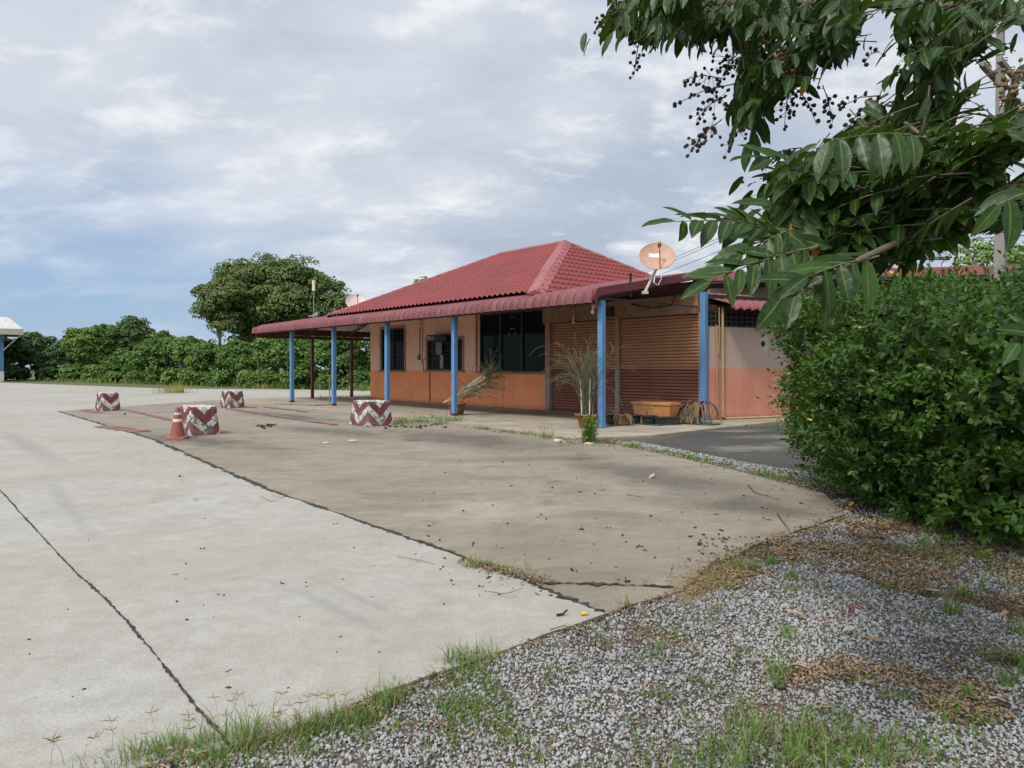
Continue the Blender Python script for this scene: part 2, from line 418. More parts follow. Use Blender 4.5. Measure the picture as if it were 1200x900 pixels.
#PART2
# ------------------------------------------------------------------ building materials
def mat_wall(name, up, low, zsplit, dirt=(.10, .07, .05)):
    """two paint bands with stains running down and dirt splashed at the foot"""
    t = NT(name); v = t.coords('Object')
    sx = t.new('ShaderNodeSeparateXYZ'); t.l(v, sx.inputs[0]); z = sx.outputs['Z']
    band = t.math('GREATER_THAN', z, zsplit)
    n = t.noise(v, 1.2, 8, .6); f = t.noise(v, 14, 6, .65)
    vs = t.coords('Object', (5, 5, .35)); st = t.noise(vs, 1.0, 6, .6)
    lowc = t.mix(t.ramp(n, [(.4, 0.0), (.7, .6)]), low, tuple(min(1, q * 1.25 + .03) for q in low))
    upc = t.mix(t.ramp(n, [(.4, 0.0), (.7, .6)]), up, tuple(q * .85 for q in up))
    c = t.mix(band, lowc, upc)
    c = t.mix(t.ramp(st, [(.54, 0.0), (.78, .28)]), c, dirt)
    foot = t.ramp(t.math('ADD', z, t.math('MULTIPLY', f, .35)), [(.12, .7), (.36, 0.0)])
    c = t.mix(foot, c, dirt)
    c = t.mix(t.ramp(f, [(.33, .2), (.45, 0.0)]), c, dirt)
    t.col(c); t.set(.75, .25); t.bump(f, .12, .01)
    return t.m
M['wall_front'] = mat_wall('peach_and_orange_paint', (.86, .505, .365), (.82, .285, .115), 1.385)
M['wall_end'] = mat_wall('faded_pink_paint', (.40, .29, .235), (.46, .19, .125), 1.48)
M['wall_plain'] = mat_worn('bare_render', (.30, .24, .19), (.16, .12, .1), 2, .85)
M['lintel'] = mat_worn('lintel_render', (.30, .17, .10), (.18, .10, .06), 3, .8)
M['shutter'] = mat_wall('shutter_paint', (.39, .195, .105), (.215, .083, .054), 1.47, (.08, .04, .025))
M['pilaster'] = mat_wall('pilaster_render', (.36, .20, .12), (.26, .22, .18), 1.47)
M['frame_w'] = mat_worn('window_frame_paint', (.02, .02, .02), (.05, .045, .04), 9, .5)
def mat_glass():
    t = NT('dark_glass'); v = t.coords('Object'); n = t.noise(v, 5, 6, .6)
    t.col(t.mix(n, (.004, .008, .006), (.012, .017, .014))); t.set(.07, .09)
    t.bump(t.noise(v, .8, 2, .5), .06, .05)
    return t.m
M['glass'] = mat_glass()
def mat_roof(name, c, c2, dirt, rough=.6, groove=None):
    t = NT(name); v = t.coords('Object')
    n = t.noise(v, .8, 8, .62); f = t.noise(v, 9, 6, .6)
    a = t.mix(t.ramp(n, [(.38, 0.0), (.66, 1.0)]), c, c2)
    a = t.mix(t.ramp(f, [(.48, 0.0), (.75, .7)]), a, dirt)
    vs = t.coords('Object', (2.5, .5, .5)); a = t.mix(t.ramp(t.noise(vs, 1.6, 7, .65), [(.48, 0.0), (.72, .7)]), a, dirt)
    if groove:      # shade painted as dark lines in the grooves, so the ribs stand out
        sx = t.new('ShaderNodeSeparateXYZ'); t.l(v, sx.inputs[0])
        q = t.math('ABSOLUTE', t.math('SUBTRACT', t.math('FRACT', t.math('DIVIDE', sx.outputs[groove], .29)), .5))
        a = t.mix(t.ramp(t.math('ADD', q, t.math('MULTIPLY', t.math('SUBTRACT', f, .5), .10)), [(.40, 0.0), (.47, .85)]), a, (.05, .02, .022))
    t.col(a); t.set(rough, .3); t.bump(f, .08, .01)
    return t.m
M['roof'] = mat_roof('red_roof_tiles', (.222, .034, .032), (.162, .029, .029), (.10, .036, .035))
M['awning'] = mat_roof('red_sheet_metal', (.175, .042, .047), (.125, .032, .038), (.20, .10, .09), .6, 'X')
M['awning_end'] = mat_roof('red_end_sheet_metal', (.175, .042, .047), (.125, .032, .038), (.20, .10, .09), .6, 'Y')
M['awning_wing'] = mat_roof('red_wing_sheet_metal', (.20, .045, .05), (.15, .036, .042), (.20, .10, .09))
M['cap'] = mat_roof('faded_red_flashing', (.30, .10, .095), (.24, .065, .065), (.17, .07, .07), .55)
M['barge'] = mat_roof('maroon_barge_paint', (.155, .025, .034), (.12, .02, .028), (.08, .02, .025), .45)
M['lining'] = mat_worn('grey_sheet_underside', (.52, .51, .48), (.36, .34, .31), 2, .6)
M['rubber'] = mat_worn('cable_black', (.015, .015, .015), None, 9, .6)
M['yellowpipe'] = mat_worn('yellowed_pipe', (.42, .30, .12), (.30, .2, .09), 5, .5)

bld = empty('restaurant_building', P1, RZ)
tag(bld, 'single storey closed restaurant with red tiled hip roof, blue posts and brown shutters', 'building')

def walls(name, u0, u1, z0, z1, holes, v0, v1, m):
    """a wall in the front plane built round its openings"""
    us = sorted({u0, u1, *[h[0] for h in holes], *[h[1] for h in holes]}); zs = sorted({z0, z1, *[h[2] for h in holes], *[h[3] for h in holes]})
    mb = MB()
    for a, b in zip(us[:-1], us[1:]):
        for c, d in zip(zs[:-1], zs[1:]):
            mu, mz = (a + b) / 2, (c + d) / 2
            if any(h[0] < mu < h[1] and h[2] < mz < h[3] for h in holes): continue
            vs = [(-a, v0, c), (-b, v0, c), (-b, v0, d), (-a, v0, d), (-a, v1, c), (-b, v1, c), (-b, v1, d), (-a, v1, d)]
            fs = [(0, 3, 2, 1) if False else (0, 1, 2, 3), (7, 6, 5, 4)]
            def solid(x, y): return u0 < x < u1 and z0 < y < z1 and not any(h[0] < x < h[1] and h[2] < y < h[3] for h in holes)
            if not solid(a - 1e-3, mz): fs.append((0, 3, 7, 4))
            if not solid(b + 1e-3, mz): fs.append((1, 5, 6, 2))
            if not solid(mu, c - 1e-3): fs.append((0, 4, 5, 1))
            if not solid(mu, d + 1e-3): fs.append((3, 2, 6, 7))
            mb.add(vs, fs)
    o = mb.build(name, m, bld)
    bm = bmesh.new(); bm.from_mesh(o.data); bmesh.ops.remove_doubles(bm, verts=bm.verts, dist=1e-4); bmesh.ops.recalc_face_normals(bm, faces=bm.faces); bm.to_mesh(o.data); bm.free()
    return o
VW = 4.1
holes = [(14.77, 16.67, 1.38, 3.28), (10.65, 13.03, 1.40, 2.66), (5.97, 9.59, 1.33, 3.58)]
walls('front_wall', 5.97, 17.65, .02, 3.98, holes, VW, VW + .15, M['wall_front'])
MB().box((-17.57, 7.65, 2.0), (.15, 6.78, 3.96)).build('side_wall', M['wall_front'], bld)
MB().box((-8.6, 10.95, 2.0), (17.8, .15, 3.96)).build('rear_wall', M['wall_plain'], bld)
MB().box((.23, 7.65, 1.6), (.15, 6.78, 3.1)).build('side_wall', M['wall_end'], bld)
MB().box((-8.6, 4.8, .0), (17.5, 1.0, .03)).build('floor', M['walk'], bld)

# lintel over the shutters and the wall above it
MB().box((-2.98, VW + .02, 3.32), (6.2, .2, .55), ch=.015).build('lintel', M['lintel'], bld)
MB().box((-2.9, VW + .1, 3.79), (5.9, .1, .37)).build('upper_wall', M['beam'], bld)  # dark beam colour stands in for the shade on this wall

# roller shutters: slats are rounded ridges
def shutter(u0, u1, z0, z1):
    prof = []; per = .095; k = int((z1 - z0) / per)
    for i in range(k):
        for q in range(6):
            t = q / 6; prof.append((VW + .10 - .05 * abs(math.sin(math.pi * t)) ** .5, z0 + (i + t) * per))
    prof.append((VW + .10, z0 + k * per))
    mb = MB(); vs = []
    for y, z in prof: vs += [(-u0, y, z), (-u1, y, z)]
    mb.add(vs, [(2 * i, 2 * i + 1, 2 * i + 3, 2 * i + 2) for i in range(len(prof) - 1)])
    o = mb.build('roller_shutter', M['shutter'], bld)
    MB().box((-(u0 + u1) / 2, VW + .08, z0 - .03), (abs(u1 - u0), .05, .09)).build('bottom_bar', M['maroon_post'], o)
    return o
shutter(2.92, 5.72, .09, 3.05); shutter(-.10, 2.72, .09, 3.05)
MB().box((-5.84, VW + .03, 1.53), (.22, .22, 3.05), ch=.01).build('pilaster', M['pilaster'], bld)
MB().box((-2.82, VW + .04, 1.53), (.15, .14, 3.05), ch=.01).build('shutter_guide', M['pilaster'], bld)
MB().box((.16, VW + .04, 1.53), (.09, .14, 3.05), ch=.01).build('shutter_guide', M['pilaster'], bld)

# windows
def window(u0, u1, z0, z1, mulls, bars=0):
    mb = MB(); fw = .07; um, zm = (u0 + u1) / 2, (z0 + z1) / 2
    mb.box((-um, VW + .05, z0 + fw / 2), (u1 - u0, .09, fw)).box((-um, VW + .05, z1 - fw / 2), (u1 - u0, .09, fw))
    for q in [u0 + fw / 2, u1 - fw / 2] + list(mulls): mb.box((-q, VW + .052, zm), (fw, .085, z1 - z0 - 2 * fw - .002))
    f = mb.build('window', M['frame_w'], bld)
    MB().box((-um, VW + .08, zm), (u1 - u0 - .02, .012, z1 - z0 - .02)).build('pane', M['glass'], f)
    if bars:
        b = MB()
        for i in range(bars): b.box((-(u0 + (i + .5) * (u1 - u0) / bars), VW - .015, zm), (.018, .018, z1 - z0 + .1))
        for i in range(4): b.box((-um, VW - .033, z0 + (i + .5) * (z1 - z0) / 4), (u1 - u0 + .1, .016, .02))
        b.build('security_bars', M['frame_w'], f)
    return f
w1 = window(14.77, 16.67, 1.38, 3.28, [15.72], 10)
w2 = window(10.65, 13.03, 1.40, 2.66, [11.4, 12.2], 14)
w3 = window(5.97, 9.59, 1.33, 3.58, [7.22, 8.39])
for f, (u0, u1, z) in ((w1, (14.6, 16.84, 1.35)), (w2, (10.5, 13.18, 1.37))):
    MB().box((-(u0 + u1) / 2, VW - .03, z), (u1 - u0, .12, .05)).build('sill', M['wall_plain'], f)
MB().box((-7.78, VW - .02, 1.30), (3.7, .09, .05)).build('sill', M['lintel'], w3)
# white stickers on the middle pane
for du, dz in ((0, .62), (.07, .18), (-.07, .18), (.17, 0), (-.17, 0)): MB().lathe((-7.8 - du, VW + .07, 2.75 + dz), [(.001, 0), (.022, 0)], 10, Matrix.Rotation(R(90), 3, 'X')).build('sticker', M['white'], w3)
M['pinkish'] = mat_worn('peeling_trim', (.40, .22, .15), (.25, .15, .1), 6, .8)
# plaster frames round the barred windows
for f, (u0, u1, z0, z1) in ((w1, (14.77, 16.67, 1.38, 3.28)), (w2, (10.65, 13.03, 1.40, 2.66))):
    mb = MB()
    mb.box((-(u0 + u1) / 2, VW - .012, z1 + .06), (u1 - u0 + .24, .03, .115))
    for q in (u0 - .06, u1 + .06): mb.box((-q, VW - .012, (z0 + z1) / 2), (.115, .03, z1 - z0))
    mb.build('surround', M['pinkish'], f)
# bank counter hood, papers, junction boxes, conduits on the front wall
MB().box((-11.9, VW - .22, 2.82), (1.15, .45, .06)).box((-11.75, VW - .16, 2.68), (.8, .3, .22), ch=.02).build('window_hood', M['black'], bld)
MB().box((-12.15, VW - .06, 2.3), (.42, .006, .5)).build('notice', mat_worn('faded_paper', (.20, .22, .27), (.12, .13, .16), 7, .8), bld)
MB().box((-11.95, VW - .062, 1.75), (.2, .006, .55)).build('notice', mat_worn('faded_card', (.33, .34, .36), (.16, .16, .18), 4, .8), bld)
mb = MB()
mb.tube([(-13.55, VW - .025, 3.95), (-13.57, VW - .025, 2.0)], .022).tube([(-13.35, VW - .025, 3.95), (-13.38, VW - .025, 1.75), (-13.5, VW - .025, 1.7)], .014)
mb.build('conduit', M['pinkish'], bld)
MB().box((-13.6, VW - .04, 1.95), (.16, .08, .22), ch=.01).build('junction_box', mat_worn('dirty_box', (.16, .12, .1), None, 5), bld)
MB().tube([(-12.86, VW - .02, 1.35), (-13.3, VW - .02, 1.4), (-13.35, VW - .02, 1.8), (-13.1, VW - .02, 1.95)], .016).tube([(-12.84, VW - .02, 1.3), (-12.84, VW - .02, .05)], .02).build('drain_pipe', M['metal_dark'], bld)
MB().box((-9.74, VW - .02, 2.62), (.1, .06, 2.6)).build('wall_trim', M['pinkish'], bld)

# ------------------------------------------------------------------ main roof: real tile relief, clipped along the hips
E0, E1, V0, V1, ZE, ZR, RU0, RU1, RV = 2.3, 14.2, .06, 10.94, 3.55, 6.10, 6.35, 9.9, 5.5
bm = bmesh.new()
def roof_face(a, b, r0, r1):
    """a,b eave corners (anticlockwise from outside), r0 above a, r1 above b"""
    a, b, r0, r1 = map(Vector, (a, b, r0, r1))
    A = (b - a).normalized(); N = A.cross(r0 - a).normalized(); B = N.cross(A)
    Ls = (b - a).length; H = (r0 - a).dot(B); per = .23; row = .37
    ns = int(Ls / per * 6); rows = int(math.ceil(H / row)); tl = []
    for k in range(rows):
        for q in (0.0, .06, .5, .97): tl.append((k + q) * row)
    lb = bmesh.new(); grid = []
    for t in tl:
        k = int(t / row + 1e-6); fr = t / row - k; line = []
        for i in range(ns + 1):
            s_ = Ls * i / ns; ph = 2 * math.pi * s_ / per
            h = .036 * (max(0, math.sin(ph)) ** .7 - .6 * max(0, -math.sin(ph))) + .05 * (1 - fr) + (-.012 if fr < .03 else 0)
            line.append(lb.verts.new(a + A * s_ + B * min(t, H) + N * h))
        grid.append(line)
    for j in range(len(tl) - 1):
        for i in range(ns): lb.faces.new((grid[j][i], grid[j][i + 1], grid[j + 1][i + 1], grid[j + 1][i]))
    for c0, c1, sgn in ((a, r0, 1), (b, r1, -1)):
        no = N.cross((c1 - c0).normalized()) * sgn
        bmesh.ops.bisect_plane(lb, geom=lb.verts[:] + lb.edges[:] + lb.faces[:], plane_co=c0, plane_no=no, clear_outer=True)
    me = bpy.data.meshes.new('t'); lb.to_mesh(me); lb.free(); bm.from_mesh(me); bpy.data.meshes.remove(me)
cA, cB, cC, cD = (-E0, V0, ZE), (-E1, V0, ZE), (-E1, V1, ZE), (-E0, V1, ZE)
rA, rB = (-RU0, RV, ZR), (-RU1, RV, ZR)
roof_face(cB, cA, rB, rA); roof_face(cA, cD, rA, rA); roof_face(cD, cC, rA, rB); roof_face(cC, cB, rB, rB)
me = bpy.data.meshes.new('main_roof'); bm.to_mesh(me); bm.free()
me.polygons.foreach_set('use_smooth', [True] * len(me.polygons))
roof = link('main_roof', me, M['roof'], bld)
def cap(p0, p1, side1, side2, wd, name, m, h=.06):
    p0, p1 = Vector(p0), Vector(p1); t = (p1 - p0).normalized(); mb = MB(); vs = []
    s1 = Vector(side1); s1 = (s1 - t * s1.dot(t)).normalized(); s2 = Vector(side2); s2 = (s2 - t * s2.dot(t)).normalized()
    n = 14
    for i in range(n + 1):
        c = p0.lerp(p1, i / n) + Vector((0, 0, h + .004 * math.sin(i * 2.3)))
        c0 = c - Vector((0, 0, .03))
        for q, off in ((s1, wd), (s1, .03), (s2, .03), (s2, wd)):
            vs.append(c + q * off + Vector((0, 0, .012 if off < .1 else 0)))
        for q, off in ((s2, wd), (s1, wd)):
            vs.append(c0 + q * off)
    for i in range(n):
        for k in range(6): mb.add([], [])
    f = []
    for i in range(n):
        for k in range(6): f.append((i * 6 + k, i * 6 + (k + 1) % 6, (i + 1) * 6 + (k + 1) % 6, (i + 1) * 6 + k))
    f += [tuple(range(5, -1, -1)), tuple(n * 6 + k for k in range(6))]
    mb.add(vs, f); return mb.build(name, m, roof)
slope_f = Vector((0, -1, -(ZR - ZE) / (RV - V0))); slope_b = Vector((0, 1, -(ZR - ZE) / (V1 - RV)))
slope_r = Vector((1, 0, -(ZR - ZE) / (RU0 - E0))); slope_l = Vector((-1, 0, -(ZR - ZE) / (E1 - RU1)))
cap(Vector(cA) + Vector((.05, -.1, -.03)), rA, slope_f, slope_r, .27, 'hip_flashing', M['cap'])
cap(Vector(cD), rA, slope_b, slope_r, .2, 'hip_flashing', M['cap'])
cap(Vector(cB), rB, slope_f, slope_l, .2, 'hip_flashing', M['cap'])
cap(Vector(cC), rB, slope_b, slope_l, .2, 'hip_flashing', M['cap'])
cap(rA, rB, slope_f, slope_b, .2, 'ridge_flashing', M['cap'], .075)
MB().box((-(E0 + E1) / 2, V0 + .1, ZE - .07), (E1 - E0, .04, .10)).build('fascia', M['beam'], roof)

# ------------------------------------------------------------------ awning round the front and the far end
SLF = .185
def zf(v): return 3.39 + SLF * (v + .1)
LIP = [(-.36, 3.06), (-.352, 3.14), (-.335, 3.22), (-.305, 3.29), (-.262, 3.34), (-.205, 3.37), (-.14, 3.386)]
def vend(u): return min(4.28, max(-.14, (20.6 - u) * 1.50 - .36))
def corr(s_): 
    f = (s_ / .29) % 1.0
    return .075 * (math.sin(math.pi * f) ** .55 if f > 0 else 0)
def awn_front(dz, corrug):
    us = np.arange(-.05, 20.6, .29 / 8 if corrug else .4); V_, F_ = [], []
    nv = 7 + 6
    for u in us:
        e = vend(u); c = corr(u) if corrug else 0; wob = .012 * noise.noise((u * .7, 3, 1))
        pr = ([(a - c * .9, b + c * .25) for a, b in LIP] if corrug else [(-.12 + .002 * k, 3.385) for k in range(7)]) + [(-.1 + (e + .1) * q, zf(-.1 + (e + .1) * q) + c) for q in (0, .1, .3, .55, .8, 1)]
        lim = e
        for a, b in pr: V_.append((-u, min(a, lim), b + dz + wob))
    for i in range(len(us) - 1):
        for k in range(nv - 1): F_.append((i * nv + k, (i + 1) * nv + k, (i + 1) * nv + k + 1, i * nv + k + 1))
    return V_, F_
V_, F_ = awn_front(0, True); aw = link('front_awning', mesh_np('front_awning', V_, F_, True), M['awning'], bld)
V_, F_ = awn_front(-.035, False); link('awning_underside', mesh_np('awning_underside', V_, F_), M['lining'], bld)
def awn_left(dz, corrug):
    vs_ = np.arange(-.36, 10.9, .29 / 8 if corrug else .4); V_, F_ = [], []; nv = 13
    sl = SLF * 1.5
    for v in vs_:
        ue = 20.6 - min(4.4, max(.25, (v + .36) / 1.5)); c = corr(v) if corrug else 0
        pr = [(20.6 - (a + .36) + c * .9, b + c * .25) for a, b in LIP] if corrug else [(20.36 - .002 * k, 3.385) for k in range(7)]
        u1 = 20.34
        pr += [(u1 + (ue - u1) * q, 3.39 + sl * (u1 - (u1 + (ue - u1) * q)) + c) for q in (0, .1, .3, .55, .8, 1)]
        for a, b in pr: V_.append((-a, v, b + dz))
    for i in range(len(vs_) - 1):
        for k in range(nv - 1): F_.append((i * nv + k, i * nv + k + 1, (i + 1) * nv + k + 1, (i + 1) * nv + k))
    return V_, F_
V_, F_ = awn_left(0, True); link('end_awning', mesh_np('end_awning', V_, F_, True), M['awning_end'], bld)
V_, F_ = awn_left(-.035, False); link('awning_underside', mesh_np('awning_underside', V_, F_), M['lining'], bld)
# barge flashing along the right rake
pr = [(a, b) for a, b in LIP] + [(-.1, 3.395), (1.5, zf(1.5)), (4.35, zf(4.35))]
vs = []
for a, b in pr: vs += [(.10, a - .012, b + .065), (.10, a + .04, b - .13), (.03, a - .012, b + .075), (.03, a + .04, b - .13), (-.12, a, b + .055)]
f = []
for i in range(len(pr) - 1):
    o = i * 5; n_ = o + 5
    f += [(o, n_, n_ + 1, o + 1), (o + 2, n_ + 2, n_, o), (o + 3, o + 1, n_ + 1, n_ + 3), (o + 4, n_ + 4, n_ + 2, o + 2)]
MB().add(vs, f).build('barge_flashing', M['barge'], bld)

# steel under the awning: front beam, purlins, rafters, end beam
mb = MB()
mb.box((-10.28, .0, 3.2), (20.5, .07, .13)).box((-10.2, -.27, 3.10), (20.6, .03, .12)).box((-20.27, 5, 3.10), (.03, 10.4, .12)).box((-10.2, 1.45, 3.44), (20.0, .05, .1)).box((-9.6, 2.9, 3.7), (18.8, .05, .1))
mb.build('eave_beam', M['beam'], bld)
def bar(mb, a, b, wd, ht):
    a, b = Vector(a), Vector(b); t = (b - a).normalized(); sd = t.cross(Vector((0, 0, 1))).normalized(); up = sd.cross(t)
    vs = [p + sd * x * wd / 2 + up * y * ht / 2 for p in (a, b) for x, y in ((-1, -1), (1, -1), (1, 1), (-1, 1))]
    mb.add(vs, [(3, 2, 1, 0), (4, 5, 6, 7), (0, 1, 5, 4), (1, 2, 6, 5), (2, 3, 7, 6), (3, 0, 4, 7)])
for u in (.03, 2.9, 5.86, 7.7, 9.67, 11.6, 13.5, 15.4, 17.2):
    mb = MB(); bar(mb, (-u, -.2, 3.23), (-u, 4.08, zf(4.08) - .11), .06, .1); mb.build('rafter', M['beam'], bld)
MB().box((-20.3, 4.8, 2.95), (.07, 10.2, .15)).build('end_beam', M['beam'], bld)
for v in (2.47, 4.6, 7.2, 9.4):
    mb = MB(); bar(mb, (-20.5, v, 3.2), (-17.7, v, 3.9), .05, .09); mb.build('rafter', M['beam'], bld)
def post(u, v, h, m, name='post', wd=.15):
    o = MB().box((-u, v, h / 2 + .01), (wd, wd, h), ch=.012).build(name, m, bld)
    if m is M['blue']: MB().box((-u, v, .06), (wd + .02, wd + .02, .1), ch=.012).build('post_foot', M['maroon_post'] if u > 3 else M['blue'], o)
    return o
for u in (0, 5.86, 9.67, 13.5, 17.2): post(u, 0, 3.14, M['blue'], wd=.15)
post(-.36, 3.97, 3.6, M['blue'], wd=.17)
for v in (2.47, 4.6, 8.6): post(20.3, v, 2.86, M['maroon_post'], wd=.13)
# thin grey water pipe beside one post
MB().tube([(-13.95, .05, 1.2), (-13.95, .05, .05), (-13.9, -.6, .05), (-16.2, -1.2, .05)], .025).build('water_pipe', M['grey_metal'], bld)
# bulbs hanging under the awning, socket blocks
def bulb(u, v, z):
    o = MB().tube([(-u, v, z + .35), (-u, v, z)], .006).tube([(-u, v, z + .06), (-u, v, z - .03)], .025).build('bulb_holder', M['white'], bld)
    MB().lathe((-u, v, z - .1), [(.002, -.065), (.03, -.055), (.045, -.02), (.042, .01), (.022, .05), (.018, .075)], 12).build('bulb', M['white'], o)
bulb(4.5, 3.9, 3.12); bulb(10.6, 2.0, 3.2); bulb(.3, .02, 3.0)
bulb(11.6, 3.6, 3.25)
MB().box((-17.0, 3.2, 3.45), (.3, .2, .22)).build('socket_block', mat_worn('brown_box', (.32, .17, .06), None, 4), bld)
MB().box((-3.14, VW - .1, 3.26), (.5, .14, .3), ch=.01).build('switch_box', M['black'], bld)
MB().tube([(-2.2, VW - .12, 3.45), (-1.4, VW - .14, 3.28), (-.7, VW - .14, 3.32), (-.3, 3.6, 3.6), (.05, 3.2, 3.75)], .016).build('cable', M['rubber'], bld)
MB().box((-.05, 1.2, 3.62), (.05, .05, .62)).build('bracket', M['black'], bld)
MB().tube([(.12, .0, 3.17), (.1, 2.2, 3.22), (.1, 4.2, 3.22)], .02).build('conduit', M['rubber'], bld)

# ------------------------------------------------------------------ right wing of the building (its own frame, same parent)
wa = math.atan2(.425, .905) - RZ
wq = Matrix.Rotation(-RZ, 3, 'Z') @ (Vector((5.60, 19.42, 0)) - P1)
WM = Matrix.Translation(wq) @ Matrix.Rotation(wa, 4, 'Z')
def wbuild(mb, name, m, parent=bld, smooth=False):
    mb.v = [tuple(WM @ Vector(v)) for v in mb.v]; return mb.build(name, m, parent, smooth)
wbuild(MB().box((3.6, .1, 1.34), (7.4, .2, 2.64)), 'wing_wall', M['wall_end'])
wbuild(MB().box((3.6, .12, 3.2), (7.4, .12, .16)), 'wing_wall_plate', M['beam'])
mb = MB()
for i in range(38): mb.box((i * .195 + .02, .10, 2.93), (.045, .09, .5))
for z in (2.69, 2.82, 2.95, 3.08): mb.box((3.6, .1, z), (7.35, .085, .04))
wbuild(mb, 'vent_lattice', mat_worn('dark_breeze_block', (.05, .038, .034), (.03, .025, .02), 6, .85))
wbuild(MB().box((3.6, 2.2, 2.0), (7.4, 3.9, 3.2)), 'wing_recess_fill', M['black'])  # solid black box, its colour stands in for the dark recess behind the lattice
V_, F_ = [], []
xs = np.arange(.12, 2.75, .29 / 8); yv = [(-.62, 3.06), (-.6, 3.14), (-.56, 3.2), (-.5, 3.23), (0, 3.36), (.7, 3.54), (1.5, 3.74)]
for x in xs:
    for y, z in yv: V_.append(WM @ Vector((x, y - corr(x) * (1 if z < 3.2 else 0), z + corr(x))))
n_ = len(yv)
for i in range(len(xs) - 1):
    for k in range(n_ - 1): F_.append((i * n_ + k, (i + 1) * n_ + k, (i + 1) * n_ + k + 1, i * n_ + k + 1))
link('wing_awning', mesh_np('wing_awning', [tuple(v) for v in V_], F_, True), M['awning_wing'], bld)
wbuild(MB().box((5.3, -.25, 3.16), (5.0, 1.0, .05)).box((5.3, -.76, 3.16), (5.0, .03, .2)).box((5.3, .8, 3.3), (5.0, 1.4, .04)), 'wing_gutter', M['grey_metal'])
wbuild(MB().tube([(.36, -.06, 3.2), (.36, -.06, .12), (.5, -.06, .06), (6, -.06, .06)], .035).tube([(.24, -.05, 3.2), (.24, -.05, 2.2), (.2, -.05, 1.9)], .015), 'downpipe', M['yellowpipe'])
wbuild(MB().tube([(.17, -.03, 2.7), (.19, -.03, .1)], .028), 'conduit', M['pinkish'])
M['patch'] = mat_worn('pale_plaster_patch', (.46, .40, .33), (.36, .28, .22), 9, .85)
rx = Matrix.Rotation(R(90), 3, 'X')
pt = wbuild(MB().add([(1.98 + .19 * math.cos(a) * (1 + .2 * math.sin(3 * a)), -.006, 2.2 + .24 * math.sin(a) * (1 + .12 * math.cos(5 * a + 1))) for a in [k * math.pi / 12 for k in range(24)]], [tuple(range(24))]), 'plaster_patch', M['patch'])
wbuild(MB().lathe((1.93, -.012, 2.2), [(.001, .0), (.085, .0), (.09, -.006)], 16, rx), 'pipe_hole', M['black'], pt)

# ------------------------------------------------------------------ satellite dishes
def dish(loc, n, radius, foot, col, label, sticker=True):
    t = empty('satellite_dish', foot)
    loc, n, foot = Vector(loc), Vector(n).normalized(), Vector(foot)
    q = n.to_track_quat('Z', 'Y').to_matrix(); c = loc - foot
    prof = [(radius * k / 7, .30 * (radius * k / 7) ** 2 / radius) for k in range(8)]
    prof[0] = (.002, 0)
    mb = MB().lathe(c, prof, 28, q).lathe(c, [(r, z - .012) for r, z in prof[::-1]], 28, q)
    a = len(mb.v)
    rf = mb.build('reflector', col, t, True)
    rim = [c + q @ Vector((radius * math.cos(k * .2244), radius * math.sin(k * .2244), .3 * radius - .006)) for k in range(29)]
    MB().tube(rim, .012, 6).build('rim', col, rf)
    if sticker:
        pts = []
        for i in range(7):
            for j in range(4):
                x = -.38 + .56 * i / 6; y = .10 + .2 * j / 3
                x *= radius * 1.15; y *= radius * 1.3
                pts.append(c + q @ Vector((x, y, .30 * (x * x + y * y) / radius + .006)))
        MB().add(pts, [(i * 4 + j, (i + 1) * 4 + j, (i + 1) * 4 + j + 1, i * 4 + j + 1) for i in range(6) for j in range(3)]).build('sticker', M['white'], rf)
    foc = c + q @ Vector((radius * .1, radius * .25, radius * 1.0))
    low = c + q @ Vector((radius * .12, -radius * .98, .29 * radius))
    arm = MB().tube([low, foc], .018, 6).build('feed_arm', M['rust'], t)
    MB().tube([foc + q @ Vector((0, 0, .05)), foc + q @ Vector((0, 0, -.09))], [.04, .05], 10).build('receiver', M['rust'], arm)
    back = c - n * .1
    MB().tube([(0, 0, 0), back - Vector((0, 0, .18)), back], [.038, .038, .03], 10).box((0, 0, .0), (.16, .16, .07)).build('mast', M['mast'], t)
    cb = low - n * .02
    MB().tube([low, low + Vector((.03, -.03, -.25)), low + Vector((-.05, -.02, -.42)), low + Vector((-.16, 0, -.36)), back - Vector((0, 0, .12))], .012, 6).build('cable', M['white'], t)
    return tag(t, label, 'satellite dish')
M['rust'] = mat_worn('rusty_bar', (.32, .12, .05), (.2, .08, .04), 9, .8)
M['mast'] = mat_worn('pale_mast', (.55, .54, .42), (.35, .33, .24), 5, .6)
M['dish'] = mat_worn('peach_dish', (.46, .285, .205), (.38, .21, .15), 3, .6, (.4, .75))
M['dish2'] = mat_worn('pale_dish', (.6, .5, .45), (.45, .3, .24), 3, .6)
dish(at(769.5, 304, 18.0), (-.1, -.82, .56), .455, at(755.5, 343, 17.9), M['dish'], 'peach coloured satellite dish with a white sticker on the right eave')
# behind the left hip of the roof
dish(at(417, 356, 34.5), (.25, -.75, .6), .5, W(19.7, 4.6, 3.57), M['dish2'], 'pale satellite dish half hidden behind the left slope of the red roof', False)

